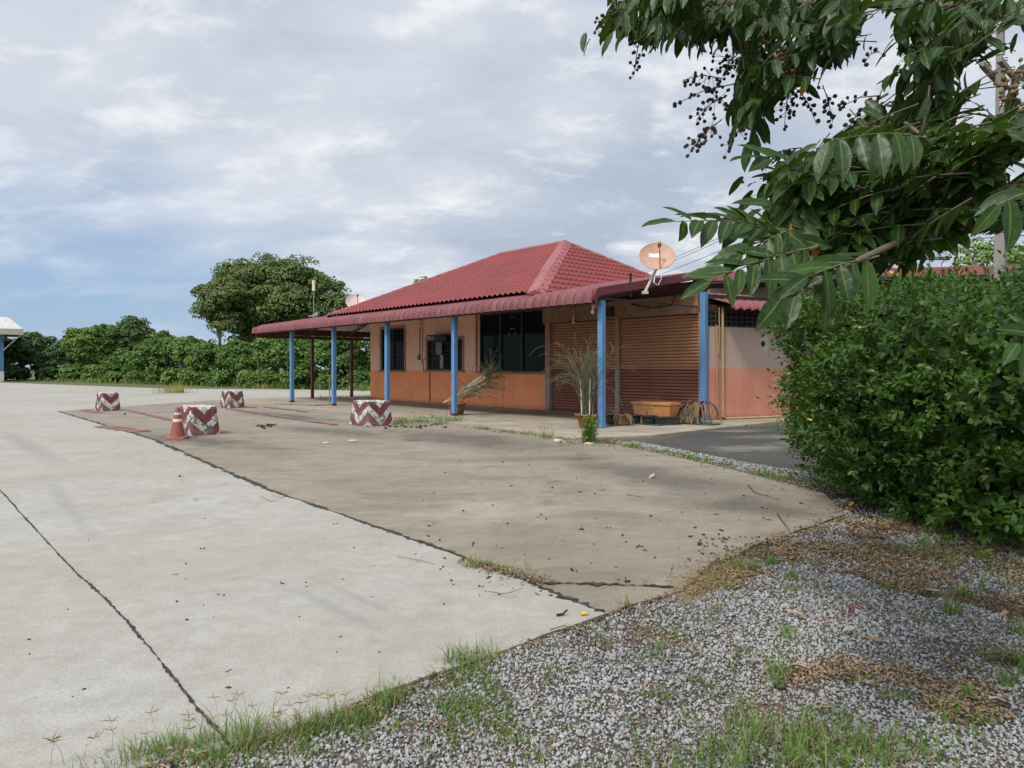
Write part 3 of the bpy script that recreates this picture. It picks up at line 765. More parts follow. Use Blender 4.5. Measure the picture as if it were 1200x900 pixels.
# lamp on a pole and a box speaker on the end awning
t = empty('tube_lamp', W(17.6, 1.2, 3.5))
tag(t, 'small tube lamp standing on a thin pole above the canopy', 'lamp')
MB().tube([(0, 0, -.3), (0, 0, 1.45)], .025).build('pole', M['grey_metal'], t)
MB().tube([(0, 0, 1.42), (0, 0, 1.88)], .075, 12).build('lamp_tube', mat_worn('yellowed_tube', (.7, .62, .42), (.55, .42, .2), 5, .4), t)
sp_ = W(19.3, 2.0, 3.55)
t = empty('horn_speaker', sp_, .4)
tag(t, 'small grey horn speaker on the far end of the canopy roof', 'speaker')
MB().lathe((0, 0, .38), [(.03, -.2), (.05, -.05), (.12, .12), (.2, .2), (.19, .2), (.1, .1)], 14, Matrix.Rotation(R(80), 3, 'Y')).build('horn', M['grey_metal'], t, True)
MB().tube([(0, 0, -.1), (0, 0, .36)], .025).box((.0, 0, -.02), (.15, .15, .05)).build('stand', M['metal_dark'], t)
#PART3
# ------------------------------------------------------------------ concrete barrier blocks with chevrons
def mat_block(seed):
    t = NT('chevron_paint')
    tc = t.new('ShaderNodeTexCoord'); sx = t.new('ShaderNodeSeparateXYZ'); t.l(tc.outputs['Object'], sx.inputs[0])
    geo = t.new('ShaderNodeNewGeometry'); vt = t.new('ShaderNodeVectorTransform', vector_type='NORMAL', convert_from='WORLD', convert_to='OBJECT'); t.l(geo.outputs['Normal'], vt.inputs[0])
    sn = t.new('ShaderNodeSeparateXYZ'); t.l(vt.outputs[0], sn.inputs[0])
    side = t.math('GREATER_THAN', t.math('ABSOLUTE', sn.outputs['Y']), .6)      # long sides carry their own chevrons
    half = t.math('ABSOLUTE', sx.outputs['X'])
    a = t.math('ADD', t.math('MULTIPLY', t.math('ABSOLUTE', sx.outputs['Y']), t.math('SUBTRACT', 1.0, side)), t.math('MULTIPLY', t.math('MULTIPLY', half, .85), side))
    d = t.math('SUBTRACT', sx.outputs['Z'], t.math('MULTIPLY', a, 1.02))
    v = t.coords('Object'); n = t.noise(v, 5 + seed, 8, .65); f = t.noise(v, 22, 6, .65)
    d = t.math('ADD', d, t.math('MULTIPLY', t.math('SUBTRACT', f, .5), .03))
    d = t.math('ADD', t.math('DIVIDE', d, .45), 1.0)
    fr = t.math('FRACT', d)
    c = t.ramp(fr, [(0.0, (.17, .035, .048)), (.02, (.50, .48, .43)), (.46, (.50, .48, .43)), (.48, (.17, .035, .048))], 'CONSTANT')
    top = t.math('GREATER_THAN', sn.outputs['Z'], .7)
    c = t.mix(top, c, (.50, .48, .43))
    chip = t.ramp(t.math('ADD', t.math('MULTIPLY', n, .6), t.math('MULTIPLY', f, .4)), [(.50, 0.0), (.55, 1.0)])
    c = t.mix(chip, c, t.mix(f, (.02, .019, .018), (.14, .12, .10)))
    g = t.noise(v, 3, 7, .6); c = t.mix(t.ramp(g, [(.45, 0.0), (.8, .6)]), c, (.22, .19, .155))
    t.col(c); t.set(.85, .2); t.bump(t.math('ADD', f, t.math('MULTIPLY', chip, -1.0)), .5, .015)
    return t.m
def block(corner, w, l, tilt, label, seed):
    # local x points back along u, local y into the building; near corner given
    bm = bmesh.new(); h = .64
    nx, ny, nz_ = 14, 10, 10
    c = corner + VV2 * w / 2 + UU * l / 2
    def surf(fx, fy, fz):
        tp = 1 - .17 * fz; x = (fx - .5) * l * tp * (1.0 if True else 1); y = (fy - .5) * w * (1 - .17 * fz)
        p = Vector((x, y, fz * h))
        e = min(fx, 1 - fx) * l, min(fy, 1 - fy) * w, (1 - fz) * h
        k = sum(1 for q in e if q < .02)
        if k >= 2: p -= Vector((math.copysign(.018, x), math.copysign(.018, y), .012 if fz > .9 else 0))
        nn = noise.noise_vector(p * 4 + Vector((seed * 7, 0, 0))) * .007 + noise.noise_vector(p * 11 + Vector((seed * 3, 1, 0))) * .008
        return p + nn
    def sheet(fn, na, nb):
        g_ = [[bm.verts.new(surf(*fn(i / na, j / nb))) for j in range(nb + 1)] for i in range(na + 1)]
        for i in range(na):
            for j in range(nb): bm.faces.new((g_[i][j], g_[i + 1][j], g_[i + 1][j + 1], g_[i][j + 1]))
    sheet(lambda a, b: (a, 0, b), nx, nz_); sheet(lambda a, b: (1 - a, 1, b), nx, nz_)
    sheet(lambda a, b: (0, 1 - a, b), ny, nz_); sheet(lambda a, b: (1, a, b), ny, nz_); sheet(lambda a, b: (a, b, 1), nx, ny)
    bmesh.ops.remove_doubles(bm, verts=bm.verts, dist=.002); bmesh.ops.recalc_face_normals(bm, faces=bm.faces)
    me = bpy.data.meshes.new('concrete_barrier_block'); bm.to_mesh(me); bm.free()
    o = link('concrete_barrier_block', me, mat_block(seed))
    o.location = (c.x, c.y, 0); o.rotation_euler = (0, 0, math.atan2(UU.y, UU.x) + math.pi + tilt)
    return tag(o, label, 'barrier block', 'chevron painted concrete blocks on the forecourt')
block(B1c, .62, .92, .03, 'worn red and white chevron block farthest away on the left of the forecourt', 1)
block(B2c, .68, 1.0, -.02, 'chipped red and white chevron block directly behind the traffic cone', 2)
block(B3c, .62, .95, .02, 'red and white chevron block farthest back in front of the canopy posts', 3)
block(B4c, .78, 1.0, .0, 'broad red and white chevron block beside the weeds before the barred windows', 4)

# traffic cone
t = empty('traffic_cone', gr(208, 514, 0), .2)
tag(t, 'faded orange traffic cone with two pale bands beside a chevron block', 'traffic cone')
M['cone'] = mat_worn('faded_orange_rubber', (.25, .08, .05), (.2, .06, .04), 6, .6)
MB().box((0, 0, .025), (.40, .40, .05), ch=.04).build('base', mat_worn('cone_base', (.40, .14, .095), (.3, .1, .07), 5, .6), t)
prof = [(.15, .05), (.142, .08)] + [(.142 - .105 * k / 8, .08 + .58 * k / 8) for k in range(1, 9)] + [(.03, .665), (.002, .667)]
cn = MB().lathe((0, 0, 0), prof, 24).build('cone_body', M['cone'], t, True)
M['band'] = mat_worn('dirty_reflective_band', (.62, .58, .55), (.4, .3, .26), 10, .5)
def rr(z): return .142 - .105 * (z - .08) / .58 + .003
for z0, z1 in ((.36, .42), (.505, .555)): MB().lathe((0, 0, 0), [(rr(z0), z0), (rr(z1), z1)], 24).build('reflective_band', M['band'], cn)

# ------------------------------------------------------------------ pots, planters and their dead plants
M['terracotta'] = mat_worn('terracotta', (.40, .16, .075), (.28, .11, .06), 5, .8)
M['blackpot'] = mat_worn('black_plastic_pot', (.022, .022, .022), (.05, .045, .04), 6, .6)
M['soil'] = mat_worn('dry_soil', (.06, .042, .03), (.03, .022, .017), 14, .95)
M['glaze'] = mat_worn('mottled_brown_glaze', (.30, .13, .03), (.07, .04, .025), 9, .45, (.42, .6))
M['planter'] = mat_worn('orange_planter', (.48, .21, .075), (.36, .15, .06), 2.5, .6)
M['drystem'] = mat_worn('dry_stems', (.13, .12, .068), (.075, .085, .042), 6, .85)
M['dryleaf'] = mat_leaf('dead_leaves', [(.10, .066, .04), (.16, .108, .066), (.065, .045, .028)], .8, .15, .15, (.3, .2, .08))
M['stake'] = mat_worn('white_stake', (.68, .67, .62), (.45, .43, .38), 5, .6)
def pot_shape(mb, r0, r1, h, lip=.02, scal=0, c=(0, 0, 0)):
    prof = [(r0 * .9, 0), (r0, .01), (r0 + (r1 - r0) * .6, h * .55), (r1 - .01, h - lip * 2), (r1 + .012, h - lip * 1.6), (r1 + .016, h - .004), (r1, h), (r1 - .03, h - .01), (r1 - .035, h - .09)]
    n = 28; b = len(mb.v)
    for r, z in prof:
        for k in range(n):
            q = 2 * math.pi * k / n; s_ = 1 + (scal * math.cos(8 * q) if z > h * .8 else 0)
            mb.v.append((c[0] + r * s_ * math.cos(q), c[1] + r * s_ * math.sin(q), c[2] + z + (scal * .25 * math.cos(8 * q) if z > h * .8 else 0)))
    for i in range(len(prof) - 1):
        for k in range(n): mb.f.append((b + i * n + k, b + i * n + (k + 1) % n, b + (i + 1) * n + (k + 1) % n, b + (i + 1) * n + k))
    return mb
def soil(parent, r, z, c=(0, 0)):
    mb = MB(); n = 24
    mb.add([(c[0], c[1], z + .01)] + [(c[0] + r * math.cos(6.2832 * k / n), c[1] + r * math.sin(6.2832 * k / n), z) for k in range(n)], [(0, 1 + k, 1 + (k + 1) % n) for k in range(n)])
    return mb.build('soil', M['soil'], parent)
def arching(mb, base, n, lo, hi, spread, droop, r=.006, seed=0, lean=(0, 0, 0), twigs=1):
    rg = random.Random(seed); ln = Vector(lean)
    for _ in range(n):
        a = rg.uniform(0, 6.283); L = rg.uniform(lo, hi); sp = rg.uniform(.1, 1) * spread
        p = Vector(base) + Vector((rg.uniform(-.1, .1), rg.uniform(-.1, .1), 0)); d = (Vector((math.cos(a) * sp * .35, math.sin(a) * sp * .35, 1)) + ln).normalized()
        pts = [p.copy()]; dr = rg.uniform(.3, 1) * droop
        for i in range(9):
            d = (d + Vector((math.cos(a), math.sin(a), 0)) * sp * .12 * (i > 2) + Vector((rg.uniform(-.12, .12), rg.uniform(-.12, .12), -dr * .09 * i))).normalized()
            p = p + d * L / 9; pts.append(p.copy())
            if twigs and i > 4 and rg.random() < .6:
                e = (d + Vector((rg.uniform(-1, 1), rg.uniform(-1, 1), rg.uniform(-.8, .4)))).normalized()
                mb.tube([p, p + e * .08 * L, p + (e + Vector((0, 0, -.35))) * .17 * L], [r * .6, r * .5, r * .3], 3, False)
        mb.tube(pts, [r * (1 - .07 * i) for i in range(len(pts))], 4, False)

t = empty('potted_plant', W(.28, -.22, .026))
tag(t, 'tall dried up plant with white stakes in a scalloped brown pot by the near post', 'potted plant')
pt = pot_shape(MB(), .17, .27, .34, .025, .06).build('pot', M['glaze'], t, True); soil(t, .24, .28)
mb = MB(); arching(mb, (0, 0, .26), 60, 1.3, 2.3, .75, .8, .009, 3); mb.build('dry_stems', M['drystem'], t)
mb = MB(); arching(mb, (0, 0, .26), 26, 1.1, 1.8, .3, .15, .013, 8, twigs=0); mb.build('green_stems', mat_worn('grey_green_stems', (.085, .105, .05), (.13, .125, .075), 7, .8), t)
for x, y, e, h in ((-.13, -.05, -.06, 1.32), (.05, -.1, .02, 1.2), (.14, .04, .05, 1.25), (-.08, .1, -.02, 1.1)):
    MB().tube([(x, y, .24), (x + e * .3, y, .24 + h * .5), (x + e, y, h)], .014, 8).build('stake', M['stake'], t)

t = empty('potted_plant', W(6.15, .32, .026))
tag(t, 'toppled bundle of grey leafless branches leaning out of a mottled pot by the second post', 'potted plant')
pot_shape(MB(), .2, .27, .36, .025, .05).build('pot', M['glaze'], t, True); soil(t, .25, .3)
mb = MB(); ld = Vector((.92, -.2, .62)).normalized()
rg = random.Random(4)
for i in range(7):
    a = Vector((rg.uniform(-.45, -.1), rg.uniform(-.15, .15), .33 + rg.uniform(0, .16))); e = a + (ld + Vector((rg.uniform(-.1, .1), rg.uniform(-.2, .2), rg.uniform(-.12, .14)))) * rg.uniform(1.0, 1.6)
    mb.tube([a, a.lerp(e, .5) + Vector((0, 0, rg.uniform(-.04, .04))), e], [.017, .014, .009], 5)
mb.build('branches', mat_worn('grey_dead_branches', (.46, .41, .33), (.28, .24, .19), 7, .85), t)
mb = MB()
for i in range(120):
    p = Vector((rg.uniform(.2, 1.1), rg.uniform(-.2, .2), 0)); p.z = .45 + p.x * .68 + rg.uniform(-.12, .14)
    d = (ld * .6 + Vector((rg.uniform(-.8, .9), rg.uniform(-.8, .8), rg.uniform(-.35, 1.1)))).normalized(); pts = [p.copy()]; L = rg.uniform(.3, .95)
    for k in range(6):
        d = (d + Vector((rg.uniform(-.2, .2), rg.uniform(-.2, .2), rg.uniform(-.32, .1)))).normalized(); p = p + d * L / 6; pts.append(p.copy())
        if rg.random() < .6:
            q = (d + Vector((rg.uniform(-1, 1), rg.uniform(-1, 1), rg.uniform(-1, .6)))).normalized(); mb.tube([p, p + q * .09, p + q * .16], [.007, .006, .004], 3, False)
    mb.tube(pts, [.010 * (1 - .1 * k) for k in range(7)], 4, False)
mb.build('dry_stems', mat_worn('olive_dry_twigs', (.15, .14, .075), (.25, .21, .14), 8, .85), t)

def strapleaves(parent, n, r, lo, hi, z, seed, c=(0, 0)):
    rg = random.Random(seed); V_, F_ = [], []
    for _ in range(n):
        a = rg.uniform(0, 6.283); L = rg.uniform(lo, hi); wd = rg.uniform(.02, .04); p = Vector((c[0] + rg.uniform(-1, 1) * r * .4, c[1] + rg.uniform(-1, 1) * r * .4, z))
        o = Vector((math.cos(a), math.sin(a), 0)); sd = Vector((-o.y, o.x, 0)); d = (o * rg.uniform(.3, .9) + Vector((0, 0, 1))).normalized(); b = len(V_); drp = rg.uniform(.8, 1.3)
        for k in range(8):
            ww = wd * (1 - (k / 7) ** 2 * .9) * (1 + .3 * math.sin(k * 2 + a)); tw = rg.uniform(-.35, .35)
            V_.extend([p + sd * ww + o * ww * tw, p - sd * ww - o * ww * tw])
            d = (d + Vector((rg.uniform(-.15, .15), rg.uniform(-.15, .15), -drp * .62))).normalized(); p = p + d * L / 7
            p.z = max(p.z, .03)
        for k in range(7): F_.append((b + 2 * k, b + 2 * k + 1, b + 2 * k + 3, b + 2 * k + 2))
    return link('dead_leaves', mesh_np('dead_leaves', [tuple(v) for v in V_], F_, True), M['dryleaf'], parent)

# long orange trough in front of the right shutter
t = empty('planter_trough', W(.1, 2.35, .026), RZ)
tag(t, 'long orange rectangular planter trough standing before the right shutter', 'planter')
mb = MB(); b0, b1, h = (1.08, .34), (1.24, .46), .56
def ring(x, y, z): return [(-x / 2, -y / 2, z), (x / 2, -y / 2, z), (x / 2, y / 2, z), (-x / 2, y / 2, z)]
rs = [ring(*b0, 0), ring(1.21, .43, h - .07), ring(1.27, .49, h - .065), ring(1.27, .49, h), ring(1.19, .41, h), ring(1.17, .39, h - .08)]
vs = sum(rs, []); f = [(3, 2, 1, 0)] + [(i * 4 + k, i * 4 + (k + 1) % 4, (i + 1) * 4 + (k + 1) % 4, (i + 1) * 4 + k) for i in range(5) for k in range(4)]
mb.add(vs, f); mb.build('trough', M['planter'], t)
MB().box((0, 0, h - .1), (1.17, .39, .02)).build('soil', M['soil'], t)
mb = MB(); arching(mb, (.05, 0, h - .1), 5, .2, .45, .8, .9, .009, 12); mb.build('dry_stems', M['drystem'], t)

GP = 'small pots along the shutters'
def small_pot(px, py, r0, r1, h, m, label, plant=None, dz=.026):
    g0 = gr(px, py, dz); t = empty('flower_pot', g0)
    tag(t, label, 'flower pot', GP)
    pot_shape(MB(), r0, r1, h, .018).build('pot', m, t, True); soil(t, r1 - .03, h - .05)
    if plant == 'strap': strapleaves(t, 70, r1, .35, .65, h - .05, int(px))
    elif plant == 'twig':
        mb = MB(); arching(mb, (0, 0, h - .05), 9, .15, .4, 1.2, .8, .006, int(px)); mb.build('dry_stems', M['drystem'], t)
    return t
small_pot(716, 497, .13, .17, .27, M['blackpot'], 'black pot with dry twigs just right of the near blue post', 'twig')
small_pot(728.5, 498, .12, .165, .28, M['terracotta'], 'small terracotta pot with drooping dead leaves left of the orange trough', 'strap')
small_pot(743, 496.5, .15, .19, .24, M['blackpot'], 'black pot half hidden behind the terracotta pot')
small_pot(760.5, 497.5, .15, .2, .24, M['blackpot'], 'round black pot with a stub plant in front of the orange trough', 'twig')
small_pot(806, 496.5, .17, .22, .28, mat_worn('grey_pot', (.10, .095, .085), (.05, .05, .045), 5, .7), 'grey pot smothered in long dead leaves by the corner post', 'strap')
t = empty('flower_pot', gr(780, 497.8, .026), .1); tag(t, 'low wide black oval tub in front of the orange trough', 'flower pot', GP)
MB().frustum((0, 0, 0), (.56, .2), (.68, .28), .2).frustum((0, 0, .18), (.70, .30), (.71, .31), .025).build('pot', M['blackpot'], t)
t = empty('dry_plant', gr(818, 496, .026)); tag(t, 'collapsed heap of long brown dead leaves at the foot of the corner post', 'dead plant')
strapleaves(t, 90, .3, .6, 1.1, .5, 77); strapleaves(t, 30, .3, .6, 1.0, .35, 78, (-.25, .1))
MB().tube([(0, 0, 0), (.02, 0, .55)], .03).build('stem', M['drystem'], t)
hose = MB().tube([tuple(gr(700 + 12 * i, 497.5 + 1.1 * math.sin(i * 1.3) - .06 * i, .045)) for i in range(13)], .022, 6).build('garden_hose', mat_worn('green_hose', (.01, .06, .045), None, 9, .5))
tag(hose, 'dark green hose lying on the walkway along the row of pots', 'hose')

# ------------------------------------------------------------------ leaves: shapes and scattering
def leaf_big(nseg=6, wd=.2, fold=.05, curl=.22):
    ts = [0, .1, .28, .5, .72, .9, 1]; hw = [0, .10, .175, .2, .165, .085, 0]
    V_, F_ = [], []; mid = []; lf = []; rt = []
    for t_, h in zip(ts, hw):
        z = -curl * t_ * t_; mid.append(len(V_)); V_.append((0, t_, z))
        if h > 0:
            wv = .012 * math.sin(t_ * 17)
            lf.append(len(V_)); V_.append((-h * wd / .2, t_ - .015, z + fold + wv)); rt.append(len(V_)); V_.append((h * wd / .2, t_ - .015, z + fold - wv))
        else: lf.append(mid[-1]); rt.append(mid[-1])
    for i in range(6):
        for side in (lf, rt):
            q = [mid[i], mid[i + 1], side[i + 1], side[i]] if side is lf else [mid[i], side[i], side[i + 1], mid[i + 1]]
            q2 = []
            for x in q:
                if x not in q2: q2.append(x)
            if len(q2) == 3: F_.append((q2[0], q2[1], q2[2]))
            else: F_ += [(q2[0], q2[1], q2[2]), (q2[0], q2[2], q2[3])]
    return np.array(V_, np.float32), np.array(F_, np.int32)
def leaf_small(wd=.24, fold=.06, curl=.12):
    V_ = np.array([(0, 0, 0), (wd, .42, fold), (wd * .7, .75, fold - curl * .5), (0, 1, -curl), (-wd * .7, .75, fold - curl * .5), (-wd, .42, fold), (0, .5, -curl * .25)], np.float32)
    return V_, np.array([(0, 1, 6), (1, 2, 6), (2, 3, 6), (3, 4, 6), (4, 5, 6), (5, 0, 6)], np.int32)
def leaf_card(wd=.36):
    V_ = np.array([(0, 0, 0), (wd, .5, .1), (0, 1, -.12), (-wd, .5, .1)], np.float32)
    return V_, np.array([(0, 1, 2), (0, 2, 3)], np.int32)
def nrm(a): return a / np.maximum(np.linalg.norm(a, axis=-1, keepdims=True), 1e-6)
def scatter(tpl, P, D, Nn, S, Wd=None):
    """place template leaves: P base, D direction, Nn rough normal, S length"""
    tv, tf = tpl; D = nrm(D); X = nrm(np.cross(D, Nn)); Z = np.cross(X, D)
    Rm = np.stack([X, D, Z], axis=2)
    V_ = np.einsum('nij,kj->nki', Rm, tv) * S[:, None, None]
    V_ += P[:, None, :]
    k = len(tv); F_ = tf[None] + (np.arange(len(P)) * k)[:, None, None]
    return V_.reshape(-1, 3), F_.reshape(-1, 3)
def rib_attr(me, tv):
    # marks the midrib of every leaf so it can have its own colour
    a = np.tile((np.abs(tv[:, 0]) < 1e-5).astype(np.float32), len(me.vertices) // len(tv))
    at_ = me.attributes.new('midrib', 'FLOAT', 'POINT'); at_.data.foreach_set('value', a)
    return me
def rnd_dir(n): return nrm(rng.normal(size=(n, 3)))

# ------------------------------------------------------------------ clipped hedge bush on the right
M['hedge'] = mat_leaf('hedge_leaves', [(.012, .042, .005), (.026, .068, .007), (.018, .052, .006), (.050, .105, .012), (.016, .046, .006), (.030, .074, .008)], .42, .2, .3, (.14, .24, .02))
M['yellowleaf'] = mat_leaf('yellow_leaves', [(.45, .32, .02), (.5, .4, .05)], .5, .3, .3, (.5, .4, .05))
M['bark'] = mat_worn('bark', (.12, .09, .065), (.07, .055, .04), 8, .9)
def hedge():
    root = empty('hedge_bush', (6.6, 8.6, -.05))
    tag(root, 'large dense rounded green bush on the right with dead leaves at its foot', 'bush')
    o0 = np.array([6.6, 8.6, -.05])
    CX, CY, RX, RY, HH = 6.75, 7.5, 3.2, 2.3, 2.2
    def shell(n, depth):
        th = rng.uniform(0, 2 * np.pi, n); ph = rng.uniform(0, 1, n)
        # height profile: bulges at mid height, rounded shoulder, tucked in at the foot
        z = HH * np.where(ph < .72, ph / .72 * .93, .93 + (ph - .72) / .28 * .07)
        zz = z / HH
        prof = np.clip(.88 + .45 * np.clip(zz, 0, .30), 0, 1.02) * np.power(np.clip(1 - np.clip((zz - .70) / .31, 0, 1) ** 7, 0, 1), .5)
        top = ph > .72
        rad = np.where(top, prof * np.sqrt(rng.uniform(0, 1, n)), prof)
        c, s = np.cos(th), np.sin(th)
        e = 4.5; rr_ = 1 / (np.abs(c) ** e + np.abs(s) ** e) ** (1 / e)
        nx = np.stack([np.cos(th) / RX, np.sin(th) / RY, np.where(top, .9, np.clip((zz - .55) * .55, -.05, .5))], 1); nx[:, :2] *= 3; nx = nrm(nx)
        lump = np.array([.30 * noise.noise((a * 4, b * 4, q * 1.8)) + .34 * noise.noise((a * 9, b * 9, q * 3.6)) for a, b, q in zip(c, s, z)])
        dz = np.array([.13 * noise.noise((a * 1.7 + 5, b * 1.7, 3)) for a, b in zip(c * rad * 3, s * rad * 3)])
        rad = rad * rr_ * (1 + lump * .26)
        P = np.stack([CX + RX * c * rad, CY + RY * s * rad, z * (1 + .0 * dz) + dz * zz * 1.4 + lump * .22 * zz], 1)
        P[:, 2] *= 1.03 + .046 * (P[:, 1] - 6) * np.clip((5.9 - P[:, 0]) / 1.5, 0, 1)
        P -= nx * (rng.power(.6, n)[:, None] * 0 + rng.uniform(0, 1, n)[:, None] ** 2 * depth)
        return P, nx
    # sprigs of leaves on the outside
    ns = 9500
    P, Nn = shell(ns, .42)
    vis = (P[:, 1] < 9.0) | (rng.uniform(0, 1, ns) < .35); P, Nn = P[vis], Nn[vis]; ns = len(P)
    D = nrm(Nn * .75 + rnd_dir(ns) * .55 + np.array([0, 0, .34])); L = rng.uniform(.14, .34, ns)
    long_ = rng.uniform(0, 1, ns) < .035; L[long_] *= 1.8
    k = 9; Pl, Dl, Nl, Sl = [], [], [], []
    side = nrm(np.cross(D, rnd_dir(ns))); up = np.cross(side, D)
    for i in range(k):
        t_ = (i + .6) / k; a = i * 2.4 + rng.uniform(-.5, .5, ns)
        o = side * np.cos(a)[:, None] + up * np.sin(a)[:, None]
        Pl.append(P + D * (L * t_)[:, None]); dd = nrm(o * (.9 - .35 * t_) + D * (.45 + .5 * t_) + rng.normal(size=(ns, 3)) * .15); Dl.append(dd)
        Nl.append(nrm(D * .8 - dd * .2 + np.array([0, 0, .55]) + rng.normal(size=(ns, 3)) * .25)); Sl.append(rng.uniform(.055, .098, ns) * (1.05 - .25 * t_))
    Pl, Dl, Nl, Sl = map(np.concatenate, (Pl, Dl, Nl, Sl))
    keep = Pl[:, 2] > -.02; Pl, Dl, Nl, Sl = Pl[keep], Dl[keep], Nl[keep], Sl[keep]
    ye = rng.uniform(0, 1, len(Pl)) < .0035
    V_, F_ = scatter(leaf_small(), Pl[~ye] - o0, Dl[~ye], Nl[~ye], Sl[~ye])
    fo = link('foliage', mesh_np('foliage', V_, F_, True), M['hedge'], root)
    V_, F_ = scatter(leaf_small(), Pl[ye] - o0, Dl[ye], Nl[ye], Sl[ye] * 1.05)
    link('yellow_leaves', mesh_np('yellow_leaves', V_, F_, True), M['yellowleaf'], root)['kind'] = 'stuff'
    # deeper leaves fill the inside
    n2 = 34000; P, Nn = shell(n2, .9); P -= Nn * .3
    V_, F_ = scatter(leaf_small(.3), P - o0, rnd_dir(n2) + np.array([0, 0, .2]), Nn + rnd_dir(n2) * .6, rng.uniform(.09, .16, n2))
    link('inner_foliage', mesh_np('inner_foliage', V_, F_, True), M['hedge'], root)
    mb = MB(); rg = random.Random(5)
    for i in range(46):
        a = rg.uniform(0, 6.283); r_ = rg.uniform(.1, .75); b = Vector((6.75 + RX * r_ * .8 * math.cos(a), 8.75 + RY * r_ * .8 * math.sin(a), -.06)) - Vector(o0)
        e = b + Vector((rg.uniform(-.5, .5) + math.cos(a) * .5, rg.uniform(-.5, .5) + math.sin(a) * .5, rg.uniform(1.4, 2.1)))
        mb.tube([b, b.lerp(e, .5) + Vector((rg.uniform(-.1, .1), rg.uniform(-.1, .1), 0)), e], [.028, .02, .01], 5)
    mb.build('stems', M['bark'], root)
hedge()

# ------------------------------------------------------------------ background trees
def bgmat(name, a, b): return mat_leaf(name, [a, b, tuple((x + y) / 2 for x, y in zip(a, b)), tuple(x * 1.25 for x in b)], .55, .25, .3, (.15, .24, .03))
G_DARK = bgmat('dark_crown_leaves', (.040, .080, .025), (.06, .105, .03))
G_MID = bgmat('mid_crown_leaves', (.060, .120, .024), (.09, .16, .032))
G_LIGHT = bgmat('light_crown_leaves', (.085, .150, .03), (.125, .20, .042))
G_OLIVE = bgmat('olive_crown_leaves', (.070, .108, .028), (.105, .14, .038))
def crown(lobes, n, size, seed, clump=.9, up=-.25):
    """lobes: (x,y,z,rx,ry,rz); leaves gather in clumps on each lobe, gaps stay between the clumps"""
    r_ = np.random.default_rng(seed); Pl, Nl = [], []
    vol = np.array([q[3] * q[4] + q[4] * q[5] + q[3] * q[5] for q in lobes]); cnt = (vol / vol.sum() * n).astype(int)
    for q, c in zip(lobes, cnt):
        cen = np.array(q[:3]); rad = np.array(q[3:6]); nc = max(8, int(vol.max() and (q[3] * q[5]) * 6 / clump ** 2))
        d = nrm(r_.normal(size=(nc, 3))); d[:, 2] = np.where(d[:, 2] < -.45, -d[:, 2], d[:, 2])
        cc = cen + d * rad * r_.uniform(.55, 1.03, (nc, 1))
        cr = clump * r_.uniform(.3, 1.25, nc)
        idx = r_.integers(0, nc, c); dd = nrm(r_.normal(size=(c, 3))); dd[:, 2] = np.abs(dd[:, 2]) * np.where(r_.uniform(0, 1, c) < .75, 1, -1)
        p = cc[idx] + dd * (cr[idx] * r_.uniform(.5, 1.0, c) ** .5)[:, None] * np.array([1.15, 1.15, .75])
        Pl.append(p); Nl.append(nrm(dd * .7 + nrm((p - cen) / rad) * .5 + np.array([0, 0, .35])))
    P = np.concatenate(Pl); Nn = np.concatenate(Nl); m = len(P)
    rd = nrm(r_.normal(size=(m, 3))); D = nrm(np.cross(Nn, rd) + np.array([0, 0, up])); Nn = nrm(Nn + r_.normal(size=(m, 3)) * .35)
    return scatter(leaf_card(), P, D, Nn, r_.uniform(.7, 1.3, m) * size)
def tree(name, loc, lobes, n, size, mat, label, cat, trunk, group=None, seed=0, clump=.9, tm=None, limbs=True, up=-.25):
    o = empty(name, loc)
    V_, F_ = crown(lobes, n, size, seed, clump, up)
    link('crown', mesh_np('crown', V_, F_), mat, o)
    mb = MB(); (bx, by), r_, h = trunk; rg = random.Random(seed)
    top = Vector((bx + rg.uniform(-.2, .2), by, h)); mb.tube([(bx, by, -.3), (bx + .08, by, h * .4), top], [r_ * 1.25, r_, r_ * .75], 8)
    if limbs:
        for q in lobes:
            e = Vector(q[:3]) + Vector((0, 0, q[5] * .3)); mb.tube([top - Vector((0, 0, h * .12)), top.lerp(e, .5) + Vector((0, 0, .15 * q[5])), e], [r_ * .6, r_ * .38, r_ * .12], 6)
    mb.build('trunk', tm or M['bark'], o)
    return tag(o, label, cat, group)
def gx(px, d): return (px - 600) / 810 * d
def bush_row(spec):
    for i, (px, d, ytop, wpx, mat, kind, label) in enumerate(spec):
        h = (EYE + (HZ - ytop) / 810 * d) * 1.05; wm = wpx / 810 * d; rg = random.Random(i * 7 + 3)
        lobes = [(0, 0, h * .55, wm * .42, wm * .38, h * .43)]
        for k in range(5):
            lobes.append((rg.uniform(-.38, .38) * wm, rg.uniform(-.38, .2) * wm, h * rg.uniform(.25, .78), wm * rg.uniform(.16, .26), wm * .24, h * rg.uniform(.16, .24)))
        for k in range(4): lobes.append((rg.uniform(-.45, .45) * wm, rg.uniform(-.45, -.1) * wm, h * .14, wm * .2, wm * .2, h * .15))
        n = int(min(22000, 1150 * wm * h))
        tree('tree' if kind == 'tree' else 'shrub', (gx(px, d), d, -.05), lobes, n, .0037 * d, mat, label, kind, ((0, 0), .05 * wm ** .5 + .03, h * .5), 'trees and shrubs at the edge of the lot', 100 + i, .0068 * d, None, True, .45 if mat is not G_DARK else -.2)
